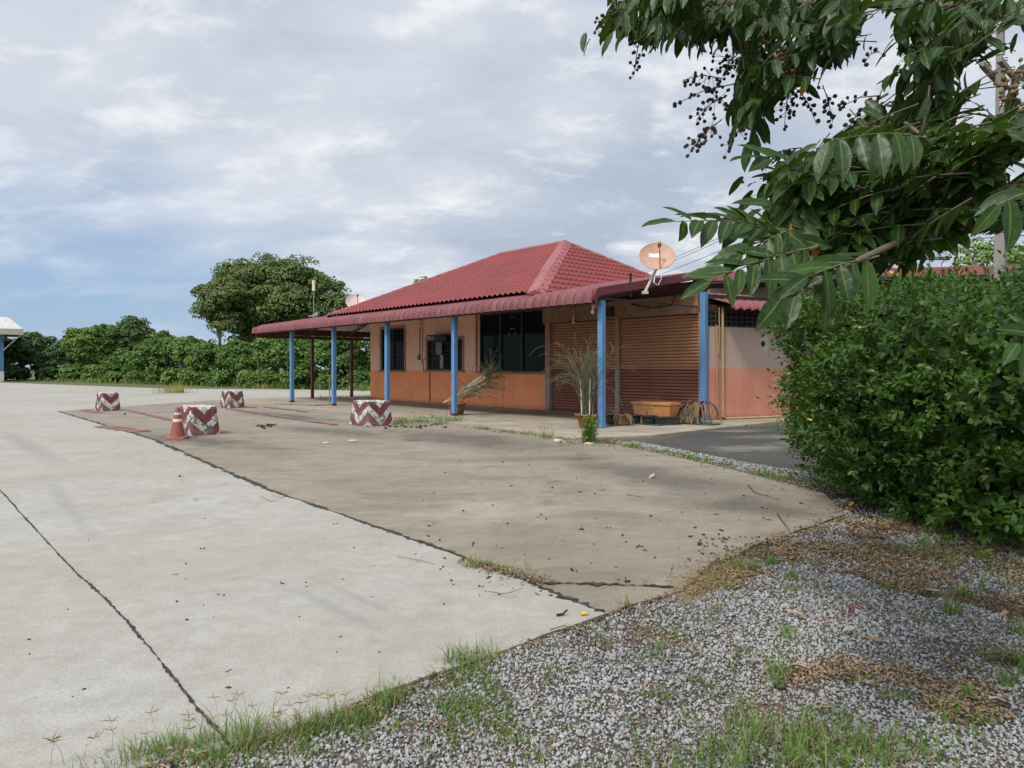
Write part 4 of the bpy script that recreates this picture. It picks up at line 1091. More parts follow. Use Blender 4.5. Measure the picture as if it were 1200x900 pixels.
bush_row([
    (6, 86, 396, 56, G_DARK, 'tree', 'dark tree behind the far shelter post on the left'),
    (43, 88, 393, 52, G_DARK, 'tree', 'dark bushy tree standing clear between the far shelter and the taller trees'),
    (76, 86, 400, 44, G_DARK, 'tree', 'lowest dark tree in the gap where blue sky dips down'),
    (101, 78, 388, 40, G_LIGHT, 'tree', 'yellowish loose tree at the left end of the taller clump'),
    (122, 80, 381, 44, G_MID, 'tree', 'bright green tree with an uneven top left of the dark peaked tree'),
    (157, 82, 373, 62, G_DARK, 'tree', 'dark peaked tree rising above the shrubs near the far block'),
    (150, 70, 412, 44, G_MID, 'shrub', 'low dense shrub under the dark peaked tree'),
    (192, 66, 393, 56, G_MID, 'shrub', 'rounded green shrub right of the dark peaked tree'),
    (222, 62, 397, 48, G_LIGHT, 'shrub', 'pale green shrub left of the slim trunked tree'),
    (243, 60, 402, 40, G_MID, 'shrub', 'shrub with reedy top behind the rusty orange stand'),
    (283, 57, 402, 56, G_MID, 'shrub', 'wide shrub under the left side of the big spreading tree'),
    (322, 54, 396, 54, G_LIGHT, 'shrub', 'light green shrub under the near end of the canopy'),
    (362, 51, 391, 60, G_MID, 'shrub', 'tall shrub seen between the blue and maroon posts'),
    (404, 49, 388, 62, G_MID, 'shrub', 'dense shrub seen between the maroon post and the orange wall'),
    (452, 50, 388, 60, G_MID, 'shrub', 'shrub mostly hidden behind the left end of the building'),
])
# big spreading tree behind the canopy
d = 66; s_ = d / 810
def lb(px, py, rx, ry, dy=0): return (gx(px, d) - gx(322, d), dy, EYE + (HZ - py) * s_, rx * s_, rx * s_ * .9, ry * s_)
lobes = [lb(318, 345, 60, 42), lb(280, 330, 32, 24, -1), lb(310, 320, 30, 19, 0), lb(350, 328, 32, 22, -1), lb(378, 345, 28, 24, 0), lb(395, 365, 22, 20, -1), lb(340, 365, 50, 32, -2), lb(290, 368, 36, 34, -2), lb(372, 385, 34, 24, -1), lb(265, 352, 26, 22, 0), lb(330, 395, 52, 30, 2), lb(290, 400, 34, 26, 1), lb(372, 408, 40, 22, 1), lb(325, 365, 60, 30, 1)]
tree('tree', (gx(322, d), d, -.05), lobes, 64000, .27, G_OLIVE, 'big spreading dark green tree behind the canopy, tallest tree in view', 'tree', ((0, 0), .38, 4.5), None, 31, .85)
d = 61; s_ = d / 810
def lb2(px, py, rx, ry, dy=0): return (gx(px, d) - gx(257, d), dy, EYE + (HZ - py) * s_, rx * s_, rx * s_ * .9, ry * s_)
lobes = [lb2(255, 355, 22, 20), lb2(244, 342, 12, 10), lb2(262, 378, 16, 14), lb2(246, 365, 13, 12), lb2(270, 345, 16, 18)]
tree('tree', (gx(257, d), d, -.05), lobes, 11000, .26, G_OLIVE, 'slim tree with a bare pale trunk left of the big spreading tree', 'tree', ((0, 0), .16, 4.6), None, 33, .8, mat_worn('pale_bark', (.22, .19, .15), (.13, .11, .09), 6, .9))
d = 58; lobes = [(0, 0, 8.1, 1.0, 1, .8), (.9, 0, 8.2, .8, .8, .6), (-.4, .5, 7.2, 1.2, 1, .9)]
tree('tree', (gx(499, d), d, -.05), lobes, 1500, .36, G_MID, 'small tree top showing above the red roof slope', 'tree', ((0, 0), .14, 6.4), None, 35, .6)
d = 27; lobes = [(0, 0, 5.5, 1.6, 1.4, 1.0), (1.5, 0, 5.0, 1.3, 1.2, .9), (-.9, .4, 4.7, 1.2, 1.1, .7), (2.6, .4, 5.7, 1.4, 1.2, 1.1), (.9, .2, 4.5, 1.2, 1, .6)]
tree('tree', (gx(1155, d), d, -.05), lobes, 3200, .17, G_LIGHT, 'light leafed tree standing behind the red roof on the right', 'tree', ((.3, 0), .18, 4.0), None, 37, .5)
#PART4
# ------------------------------------------------------------------ the tree that overhangs from the right
M['treeleaf'] = mat_leaf('overhanging_leaves', [(.008, .027, .004), (.014, .040, .005), (.010, .031, .005), (.034, .080, .010), (.012, .035, .005)], .38, .2, .22, (.13, .22, .02))
def leaf_detail(m):
    nt = m.node_tree; N = nt.nodes; at_ = N.new('ShaderNodeAttribute'); at_.attribute_name = 'midrib'
    rp = N.new('ShaderNodeValToRGB'); rp.color_ramp.elements[0].position = .86; rp.color_ramp.elements[1].position = .97
    nt.links.new(at_.outputs['Fac'], rp.inputs[0]); mx = N.new('ShaderNodeMix'); mx.data_type = 'RGBA'
    b = N['Principled BSDF']; src = b.inputs['Base Color'].links[0].from_socket
    tc = N.new('ShaderNodeTexCoord'); nz = N.new('ShaderNodeTexNoise'); nz.inputs['Scale'].default_value = 60; nz.inputs['Detail'].default_value = 4
    nt.links.new(tc.outputs['Object'], nz.inputs['Vector']); r2 = N.new('ShaderNodeValToRGB'); r2.color_ramp.elements[0].position = .48; r2.color_ramp.elements[1].position = .72; r2.color_ramp.elements[1].color = (.7, .7, .7, 1)
    nt.links.new(nz.outputs['Fac'], r2.inputs[0]); m2 = N.new('ShaderNodeMix'); m2.data_type = 'RGBA'
    nt.links.new(r2.outputs[0], m2.inputs[0]); nt.links.new(src, m2.inputs[6]); m2.inputs[7].default_value = (.05, .075, .012, 1)
    nt.links.new(rp.outputs[0], mx.inputs[0]); nt.links.new(m2.outputs[2], mx.inputs[6]); mx.inputs[7].default_value = (.09, .13, .03, 1)
    nt.links.new(mx.outputs[2], b.inputs['Base Color'])
    bp = N.new('ShaderNodeBump'); bp.inputs['Strength'].default_value = .5; bp.inputs['Distance'].default_value = .006
    n3 = N.new('ShaderNodeTexNoise'); n3.inputs['Scale'].default_value = 32; nt.links.new(tc.outputs['Object'], n3.inputs['Vector']); nt.links.new(n3.outputs['Fac'], bp.inputs['Height']); nt.links.new(bp.outputs[0], b.inputs['Normal'])
leaf_detail(M['treeleaf'])
M['twig'] = mat_worn('twig_bark', (.14, .10, .065), (.09, .07, .05), 12, .85)
M['capsule'] = mat_worn('dark_seed_capsules', (.035, .022, .016), (.07, .045, .028), 30, .7)
M['capsule2'] = mat_worn('brown_seed_capsules', (.19, .13, .06), (.12, .08, .04), 30, .75)
def inpoly(x, y, poly):
    c = False; n = len(poly)
    for i in range(n):
        x1, y1 = poly[i]; x2, y2 = poly[i - 1]
        if (y1 > y) != (y2 > y) and x < (x2 - x1) * (y - y1) / (y2 - y1) + x1: c = not c
    return c
cp = lambda L: [(700 + a / 2.4, b / 2.4) for a, b in L]
UP = cp([(-5, -40), (8, 60), (60, 105), (130, 155), (180, 125), (230, 110), (290, 165), (335, 150), (350, 95), (385, 100), (400, 190), (375, 320), (400, 400), (450, 330), (490, 280), (530, 270), (590, 260), (645, 195), (690, 205), (715, 180), (745, 60), (775, -40)])
UPR = [(1015, -14), (1036, 18), (1050, 60), (1052, 105), (1045, 140), (1022, 108), (1005, 140), (995, 165), (1110, 165), (1118, 140), (1137, 105), (1125, 85), (1150, 62), (1165, 38), (1215, 22), (1215, -14)]
LOW = [(888, 182), (925, 172), (960, 178), (975, 160), (1010, 152), (1075, 158), (1120, 160), (1160, 140), (1215, 120), (1215, 268), (1130, 275), (1100, 300), (1060, 312), (1030, 314), (1000, 335), (960, 350), (945, 330), (905, 300), (920, 272), (905, 252), (890, 245), (896, 215)]
def proj(p): return (600 + 810 * p[0] / p[1], HZ - 810 * (p[2] - EYE) / p[1])
def overhanging_tree():
    base = Vector((5.3, 2.6, -.05)); b0 = np.array(base)
    root = empty('flowering_tree', base)
    tag(root, 'leafy tree with hanging seed clusters reaching into view from the upper right', 'tree')
    PL, DL, NL, SL, tw = [], [], [], [], MB()
    rg = random.Random(11)
    def spray(a, b, n, size, hang=.35, mask=None, flat=None, bend=.04, twig=True):
        a, b = Vector(a), Vector(b); L = (b - a).length; d = (b - a) / L
        sd = d.cross(Vector(flat) if flat else Vector((rg.uniform(-.4, .4), rg.uniform(-.4, .4), 1))).normalized()
        up = sd.cross(d); pts = []; used = 0; last = 0
        for i in range(n + 1):
            t_ = i / n; p = a.lerp(b, t_) + up * bend * L * math.sin(t_ * math.pi); pts.append(p)
            if i == 0: continue
            s_ = 1 if i % 2 else -1
            if i == n: dd = d + Vector((0, 0, -hang * .6))
            else: dd = d * rg.uniform(.5, 1.0) + sd * s_ * rg.uniform(.6, 1.0) + Vector((0, 0, -hang * rg.uniform(.5, 1.5)))
            dd += Vector((rg.gauss(0, .14), rg.gauss(0, .14), rg.gauss(0, .14))); dd.normalize()
            S = size * rg.uniform(.78, 1.2) * (1 - .15 * abs(t_ - .5))
            if mask is not None:
                q = proj(p + dd * S); m_ = proj(p + dd * S * .5)
                if not (any(inpoly(*q, mm) for mm in mask) and any(inpoly(*m_, mm) for mm in mask)) and rg.random() < .93: continue
            used += 1; last = i
            nn = (up * .9 + Vector((rg.gauss(0, .3), rg.gauss(0, .3), rg.gauss(0, .2) + .25)))
            PL.append(p); DL.append(dd); NL.append(nn); SL.append(S)
        if mask is not None and used < 3:
            for q_ in (PL, DL, NL, SL): del q_[len(q_) - used:]
        if twig and used > max(3, n * .65): tw.tube(pts[:last + 1], [.0028 * (1 - .6 * i / n) for i in range(last + 1)], 4, False)
    # tips that stand out against the sky
    spray(at(915, 268, 2.15), at(792, 260, 2.0), 15, .118, .08, flat=(0, -.75, .65))
    spray(at(925, 285, 2.0), at(868, 258, 1.95), 10, .095, -.15, flat=(0, -.8, .6))
    spray(at(955, 290, 2.0), at(832, 330, 1.8), 16, .115, .12, flat=(0, -.8, .6))
    spray(at(930, 268, 2.0), at(868, 300, 1.9), 12, .10, .3, flat=(0, -.7, .7))
    spray(at(1030, 300, 1.85), at(915, 350, 1.5), 9, .125, .45, flat=(.2, -.85, .5))
    spray(at(1010, 305, 1.75), at(945, 325, 1.55), 8, .105, .5, flat=(0, -.9, .4))
    spray(at(1085, 162, 2.1), at(972, 166, 1.9), 11, .14, 1.6, flat=(0, -.5, .85))
    spray(at(1215, 225, 1.9), at(1170, 240, 1.75), 5, .14, .6, flat=(0, -.8, .5))
    spray(at(1220, 390, 1.5), at(1193, 402, 1.45), 3, .10, .4, flat=(0, -.9, .3))
    spray(at(960, 205, 2.5), at(892, 185, 2.4), 9, .13, .1, flat=(0, -.8, .6))
    spray(at(960, 240, 2.4), at(893, 245, 2.3), 9, .13, .5, flat=(0, -.8, .6))
    spray(at(1130, 268, 2.3), at(1075, 295, 2.2), 9, .11, .4)
    spray(at(1180, 150, 2.8), at(1120, 110, 2.7), 7, .13, .2); spray(at(1190, 60, 3), at(1150, 48, 2.9), 6, .12, .2); spray(at(1205, 70, 3), at(1190, 105, 2.9), 6, .12, .3)
    spray(at(1205, 130, 2.6), at(1150, 150, 2.5), 6, .13, .3)
    spray(at(760, 10, 3.4), at(722, 14, 3.4), 8, .14, .9); spray(at(800, 5, 3.4), at(735, 30, 3.3), 9, .15, 1.2)
    spray(at(870, 5, 3.3), at(800, 30, 3.2), 10, .16, 1.6); spray(at(910, 15, 3.3), at(835, 28, 3.2), 10, .17, 1.7)
    spray(at(900, 90, 3.3), at(862, 150, 3.2), 8, .14, .8); spray(at(905, 110, 3.3), at(880, 165, 3.2), 7, .14, .8)
    masks = [UP, UPR, LOW]
    def fill(poly, n, d0, d1, size, hang, dirx, diry):
        xs = [q[0] for q in poly]; ys = [q[1] for q in poly]; k = 0
        while k < n:
            x, y = rg.uniform(min(xs), max(xs)), rg.uniform(min(ys), max(ys))
            if not inpoly(x, y, poly): continue
            if noise.noise((x * .028, y * .028, 2.2)) + .5 * noise.noise((x * .07, y * .07, 5)) > .13 and rg.random() < .95: continue
            k += 1; d = rg.uniform(d0, d1); a = at(x, y, d); L = rg.uniform(.22, .42)
            v = Vector((dirx + rg.gauss(0, .5), rg.gauss(0, .45), diry + rg.gauss(0, .35))).normalized()
            spray(a - v * L * .5, a + v * L * .5, rg.randint(7, 11), size, hang, masks)
    fill(UP, 270, 2.9, 4.3, .115, .75, -.7, -.45)
    fill(UPR, 165, 2.6, 4.2, .112, .5, -.6, -.35)
    fill(LOW, 400, 2.1, 3.8, .108, .3, -.9, -.25)
    # the crown goes on above and beside the frame
    k = 0
    while k < 240:
        p = Vector((rg.uniform(.6, 8.5), rg.uniform(.3, 7.0), rg.uniform(2.6, 6.4)))
        c = p - Vector((5.2, 3.0, 4.4))
        if (c.x / 4.2) ** 2 + (c.y / 3.8) ** 2 + (c.z / 2.2) ** 2 > 1: continue
        q = proj(p)
        if -150 < q[0] < 1260 and -60 < q[1] < 1000: continue
        k += 1; v = Vector((rg.gauss(0, 1), rg.gauss(0, 1), rg.gauss(-.3, .4))).normalized(); L = rg.uniform(.3, .5)
        m0 = len(PL); spray(p - v * L / 2, p + v * L / 2, 10, .15, .5)
        for i in range(len(PL) - 1, m0 - 1, -1):
            e = proj(PL[i] + DL[i] * SL[i])
            if -40 < e[0] < 1215 and -15 < e[1] < 930:
                for q_ in (PL, DL, NL, SL): q_.pop(i)
    tv = leaf_big(6, .182)
    V_, F_ = scatter(tv, np.array(PL) - b0, np.array(DL), np.array(NL), np.array(SL))
    link('crown', rib_attr(mesh_np('crown', V_, F_, True), tv[0]), M['treeleaf'], root)
    tw.v = [tuple(Vector(v) - base) for v in tw.v]; tw.build('twigs', M['twig'], root)
    # a few turned leaves
    yl = [at(752 + 208, 279, 2.1), at(926, 262, 2.0), at(945, 92, 3.2), at(890, 255, 2.0)]
    V_, F_ = scatter(tv, np.array(yl) - b0, rnd_dir(4) * .4 + np.array([0, 0, -1]), rnd_dir(4) + np.array([0, -1.0, 0]), np.array([.07, .05, .09, .04]))
    link('yellow_leaves', mesh_np('yellow_leaves', V_, F_, True), mat_leaf('turned_leaves', [(.40, .18, .02), (.45, .26, .03)], .5, .3, .3, (.5, .25, .03)), root)
    mb = MB(); J = lambda L, r: mb.tube([Vector(q) - base for q in L], r, 8)
    fork = Vector((5.15, 2.75, 2.6))
    mb.tube([(0, 0, -.1), (.03, .05, 1.2), fork - base], [.17, .13, .12], 12); mb.build('trunk', M['bark'], root); mb = MB()
    J([fork, at(1290, 195, 3.2), at(1130, 235, 2.9), at(1010, 262, 2.5), at(915, 268, 2.15)], [.05, .028, .018, .011, .005])
    J([at(1130, 235, 2.9), at(1060, 280, 2.3), at(1010, 303, 1.75), at(965, 325, 1.65)], [.018, .012, .008, .005])
    J([at(1010, 262, 2.5), at(955, 290, 2.0), at(880, 315, 1.9)], [.011, .007, .004])
    J([fork, at(1330, 60, 3.6), at(1150, 10, 3.6), at(1000, 5, 3.5), at(870, 2, 3.4), at(760, 8, 3.4)], [.07, .04, .026, .016, .010, .005])
    J([at(1000, 5, 3.5), at(940, 55, 3.4), at(895, 95, 3.3), at(868, 150, 3.2)], [.015, .010, .007, .004])
    J([at(1150, 10, 3.6), at(1090, 80, 3.3), at(1055, 140, 3.0), at(1085, 162, 2.1)], [.022, .014, .009, .005])
    J([at(1040, 110, 3.1), at(1010, 128, 3.0)], [.006, .003])
    J([at(1290, 195, 3.2), at(1160, 170, 2.8), at(1060, 190, 2.6), at(960, 205, 2.5)], [.025, .015, .01, .005])
    J([fork, fork + Vector((-.3, -.6, 1.2)), fork + Vector((-1.4, -1.0, 2.1))], [.08, .06, .03]); J([fork, fork + Vector((.8, .6, 1.3)), fork + Vector((1.8, 1.5, 2.2))], [.08, .05, .03])
    J([fork, fork + Vector((0, .1, 1.4)), fork + Vector((.2, .6, 2.9))], [.09, .06, .03])
    mb.build('branches', M['twig'], root)
    # seed panicles
    ico = bmesh.new(); bmesh.ops.create_icosphere(ico, subdivisions=1, radius=1); iv = [v.co.copy() for v in ico.verts]; iff = [tuple(v.index for v in f.verts) for f in ico.faces]; ico.free()
    def panicle(a, b, d, n, m, spread=.05):
        a, b = at(*a, d) - base, at(*b, d - .05) - base; L = (b - a).length
        st = MB(); st.tube([a, a.lerp(b, .5) + Vector((0, 0, .02)), b], [.003, .0022, .0012], 4, False)
        cb = MB()
        for i in range(n):
            t_ = rg.uniform(.15, 1.0) if i else 1.0; p = a.lerp(b, t_) + Vector((0, 0, .02 * math.sin(t_ * 3.1)))
            e = p + Vector((rg.gauss(0, 1), rg.gauss(0, 1), rg.gauss(-.3, .8))).normalized() * rg.uniform(.35, 1.1) * spread * (1.15 - .7 * t_)
            st.tube([p, e], [.0014, .0011], 3, False)
            r_ = rg.uniform(.0075, .0105); q = Matrix.Rotation(rg.uniform(0, 6), 3, 'Z') @ Matrix.Rotation(rg.uniform(0, 3), 3, 'X')
            cb.add([q @ Vector((v.x * r_, v.y * r_, v.z * r_ * 1.25)) + e for v in iv], iff)
        o = st.build('seed_cluster', M['twig'], root)
        c = cb.build('capsules', m, o, True); c['kind'] = 'stuff'
    D_, B_ = M['capsule'], M['capsule2']
    for a, b, d, n, m, sp in [((748, 4), (706, 36), 3.4, 46, D_, .13), ((752, 38), (742, 90), 3.35, 26, D_, .07), ((846, 92), (800, 94), 3.3, 20, D_, .07), ((862, 98), (788, 124), 3.25, 16, D_, .03), ((852, 112), (816, 140), 3.25, 26, D_, .08), ((846, 140), (809, 178), 3.2, 36, D_, .07), ((868, 150), (850, 182), 3.2, 14, D_, .05),
                           ((925, 102), (919, 147), 3.3, 30, D_, .08), ((938, 108), (957, 146), 3.3, 14, D_, .04), ((964, 100), (976, 142), 3.2, 18, D_, .06), ((1032, 112), (983, 127), 3.05, 12, D_, .04), ((1022, 122), (993, 150), 3.0, 12, D_, .05), ((1030, 60), (1012, 76), 3.1, 6, D_, .05),
                           ((862, 66), (850, 84), 3.3, 46, D_, .12), ((880, 40), (892, 56), 3.2, 40, B_, .10), ((905, 68), (930, 90), 3.15, 52, B_, .11), ((892, 48), (870, 58), 3.2, 30, B_, .09), ((972, 22), (980, 38), 3.1, 34, B_, .08), ((1196, 85), (1184, 118), 2.7, 44, B_, .09), ((1204, 138), (1194, 152), 2.6, 26, B_, .06), ((790, 18), (770, 8), 3.3, 20, B_, .08)]:
        panicle(a, b, d, n, m, sp)
overhanging_tree()

# ------------------------------------------------------------------ loose gravel, litter, grass
XE = ([1.2, 2.5, 2.77, 3.29, 3.72, 4.22, 4.36, 4.69, 5.3, 6.1, 7.1, 8.32, 10.2, 12.5, 14.3], [-6, -1.63, -1.03, -.49, 0, .57, .72, 1.16, 1.52, 2.32, 3.42, 3.75, 3.28, 2.47, 1.63])
def xe(y): return np.interp(y, *XE)
def gpoly(L): return [tuple(gr(x, y, -.04)[:2]) for x, y in L]
LITTER = [gpoly([(785, 700), (800, 682), (835, 642), (900, 622), (985, 596), (1030, 575), (1230, 600), (1230, 740), (1130, 712), (1060, 700), (1000, 678), (940, 672), (890, 678), (850, 690), (815, 704)]),
          gpoly([(910, 800), (1000, 765), (1100, 752), (1200, 770), (1240, 850), (1130, 860), (1040, 820), (960, 822)])]
pp_ = lambda x, y: proj((x, y, -.04))
def litter_amount(x, y):
    q = pp_(x, y); nn = noise.noise((x * 2.2, y * 2.2, 4)) + .5 * noise.noise((x * 6, y * 6, 8))
    a = 0.0
    if inpoly(x, y, LITTER[0]): a = min(.93, .62 + nn * .65)
    elif inpoly(x, y, LITTER[1]): a = .5 + nn * .7
    else: a = max(.07, nn * .9 - .08)
    return a
M['litter'] = mat_leaf('dead_leaf_litter', [(.12, .075, .044), (.19, .125, .072), (.065, .042, .028), (.27, .195, .12), (.13, .085, .05), (.10, .07, .048)], .8, .1, .15, (.3, .2, .08))
M['stone'] = mat_leaf('grey_crushed_stone', [(.21, .21, .207), (.29, .29, .287), (.16, .16, .157), (.25, .25, .247), (.38, .38, .37), (.20, .192, .18), (.28, .273, .262)], .85, 0.0, .25)
def gravel():
    ico = bmesh.new(); bmesh.ops.create_icosphere(ico, subdivisions=1, radius=1); iv = np.array([v.co[:] for v in ico.verts]); iff = np.array([[v.index for v in f.verts] for f in ico.faces]); ico.free()
    r2 = np.random.default_rng(3)
    Y = 2.2 * (8.0 / 2.2) ** r2.uniform(0, 1, 190000); X = r2.uniform(-2.2, 6.2, 190000)
    keep = (X > xe(Y) + .015) & (np.abs(X) < Y * .80 + .2); X, Y = X[keep], Y[keep]
    sel = [r2.random() > min(.985, litter_amount(x, y) * 1.3 + .05) for x, y in zip(X, Y)]; X, Y = X[sel], Y[sel]
    X, Y = X[:62000], Y[:62000]
    # the thin strip of stones between slab and dark pad
    t_ = r2.uniform(0, 1, 3800); y2 = 8.4 + t_ * 5.7; w_ = np.interp(y2, [8.4, 10.2, 12, 14.1], [1.3, .75, .62, .75])
    x2 = xe(y2) + .10 + r2.uniform(0, 1, 3800) * w_
    X = np.concatenate([X, x2]); Y = np.concatenate([Y, y2]); n = len(X)
    S = r2.uniform(.0038, .0098, n) * np.where(r2.uniform(0, 1, n) < .13, 1.75, 1) * np.clip(.85 + .07 * (Y - 3), .85, 1.7)
    q = r2.normal(size=(n, 4)); q /= np.linalg.norm(q, axis=1, keepdims=True); a, b, c, d = q.T
    Rm = np.stack([np.stack([1 - 2 * (c * c + d * d), 2 * (b * c - a * d), 2 * (b * d + a * c)], 1), np.stack([2 * (b * c + a * d), 1 - 2 * (b * b + d * d), 2 * (c * d - a * b)], 1), np.stack([2 * (b * d - a * c), 2 * (c * d + a * b), 1 - 2 * (b * b + c * c)], 1)], 1)
    tpl = iv[::1]; k = len(tpl)
    var = np.stack([tpl * r2.uniform(.55, 1.25, (k, 1)) * np.array([1.25, 1, .72]) for _ in range(12)]); vi = r2.integers(0, 12, n)
    V_ = np.einsum('nij,nkj->nki', Rm, var[vi]) * S[:, None, None]
    Z = -.022 + S * .2 + r2.uniform(-.002, .010, n)
    V_ += np.stack([X, Y, Z], 1)[:, None, :]
    F_ = iff[None] + (np.arange(n) * k)[:, None, None]
    tag(link('gravel', mesh_np('gravel', V_.reshape(-1, 3), F_.reshape(-1, 3), False), M['stone']), kind='stuff')
gravel()
def litter():
    r2 = np.random.default_rng(5); pts = []; rg = random.Random(9)
    while len(pts) < 24000:
        y = 2.3 * (8.6 / 2.3) ** rg.random(); x = rg.uniform(-1.6, 6.4)
        if abs(x) > y * .8: continue
        e = float(xe(y))
        if x < e - .35 * (1 if 4.6 < y < 7.5 else .12): continue
        a = litter_amount(max(x, e + .02), y)
        if x < e: a *= .22 * math.exp((x - e) * 6) * (2 if 4.6 < y < 5.4 else 1)
        if rg.random() < a * (1 if a > .6 else .35): pts.append((x, y, (.012 if x < e + .03 else -.017) + rg.random() ** 2 * .028))
    for _ in range(420):   # bits caught by the weeds in the slab joint
        t_ = rg.random(); c = gr(548 + 92 * t_, 660 + 24 * t_); pts.append((c.x + rg.gauss(0, .05), c.y + rg.gauss(0, .05), .01 + rg.random() * .02))
    for _ in range(500):   # along the strip
        y = rg.uniform(8.3, 14.5); pts.append((float(xe(y)) + rg.gauss(.1, .12), y, rg.random() * .025))
    for _ in range(300):   # rubbish at the walkway corner
        c = gr(rg.uniform(655, 720), 519 + rg.gauss(0, 3)); pts.append((c.x, c.y, .01 + rg.random() * .04))
    for _ in range(1500):  # soil and scraps gathered against the slab edge
        y = 2.4 * (5.2 / 2.4) ** rg.random(); pts.append((float(xe(y)) + abs(rg.gauss(0, .045)) - .012, y, -.012 + rg.random() * .012))
    P = np.array(pts); n = len(P); D = rnd_dir(n); D[:, 2] *= .25; Nn = rnd_dir(n) * .5 + np.array([0, 0, 1])
    S = r2.uniform(.014, .046, n) * np.clip(P[:, 1] / 5.5, .75, 1.5); 
    V_, F_ = scatter(leaf_small(.2, .10, .25), P, D, Nn, S)
    tag(link('leaf_litter', mesh_np('leaf_litter', V_, F_, True), M['litter']), kind='stuff')
litter()

M['grass'] = mat_leaf('grass_blades', [(.045, .11, .012), (.075, .15, .018), (.10, .17, .03), (.06, .13, .015), (.16, .17, .06)], .5, .3, .3, (.2, .32, .03))
M['straw'] = mat_leaf('straw_blades', [(.30, .23, .12), (.22, .16, .08), (.36, .30, .17)], .7, .2, .2, (.4, .3, .12))
def blades(P, H, Wd, lean, r2, segs=4):
    n = len(P); a = r2.uniform(0, 6.283, n); o = np.stack([np.cos(a), np.sin(a), 0 * a], 1); sd = np.stack([-np.sin(a), np.cos(a), 0 * a], 1)
    V_ = np.zeros((n, 2 * segs + 1, 3), np.float32); d = nrm(o * lean[:, None] * .5 + np.array([0, 0, 1.0])); p = P.copy()
    for k in range(segs):
        ww = Wd * (1 - .8 * (k / segs) ** 1.5)
        V_[:, 2 * k] = p + sd * ww[:, None]; V_[:, 2 * k + 1] = p - sd * ww[:, None]
        p = p + d * (H / segs)[:, None]; d = nrm(d + o * (lean * .55)[:, None] + np.array([0, 0, -.10]) * lean[:, None] * k)
    V_[:, 2 * segs] = p; F_ = []
    for k in range(segs - 1): F_ += [(2 * k, 2 * k + 1, 2 * k + 3), (2 * k, 2 * k + 3, 2 * k + 2)]
    F_ += [(2 * segs - 2, 2 * segs - 1, 2 * segs)]
    F_ = np.array(F_)[None] + (np.arange(n) * (2 * segs + 1))[:, None, None]
    return V_.reshape(-1, 3), F_.reshape(-1, 3)
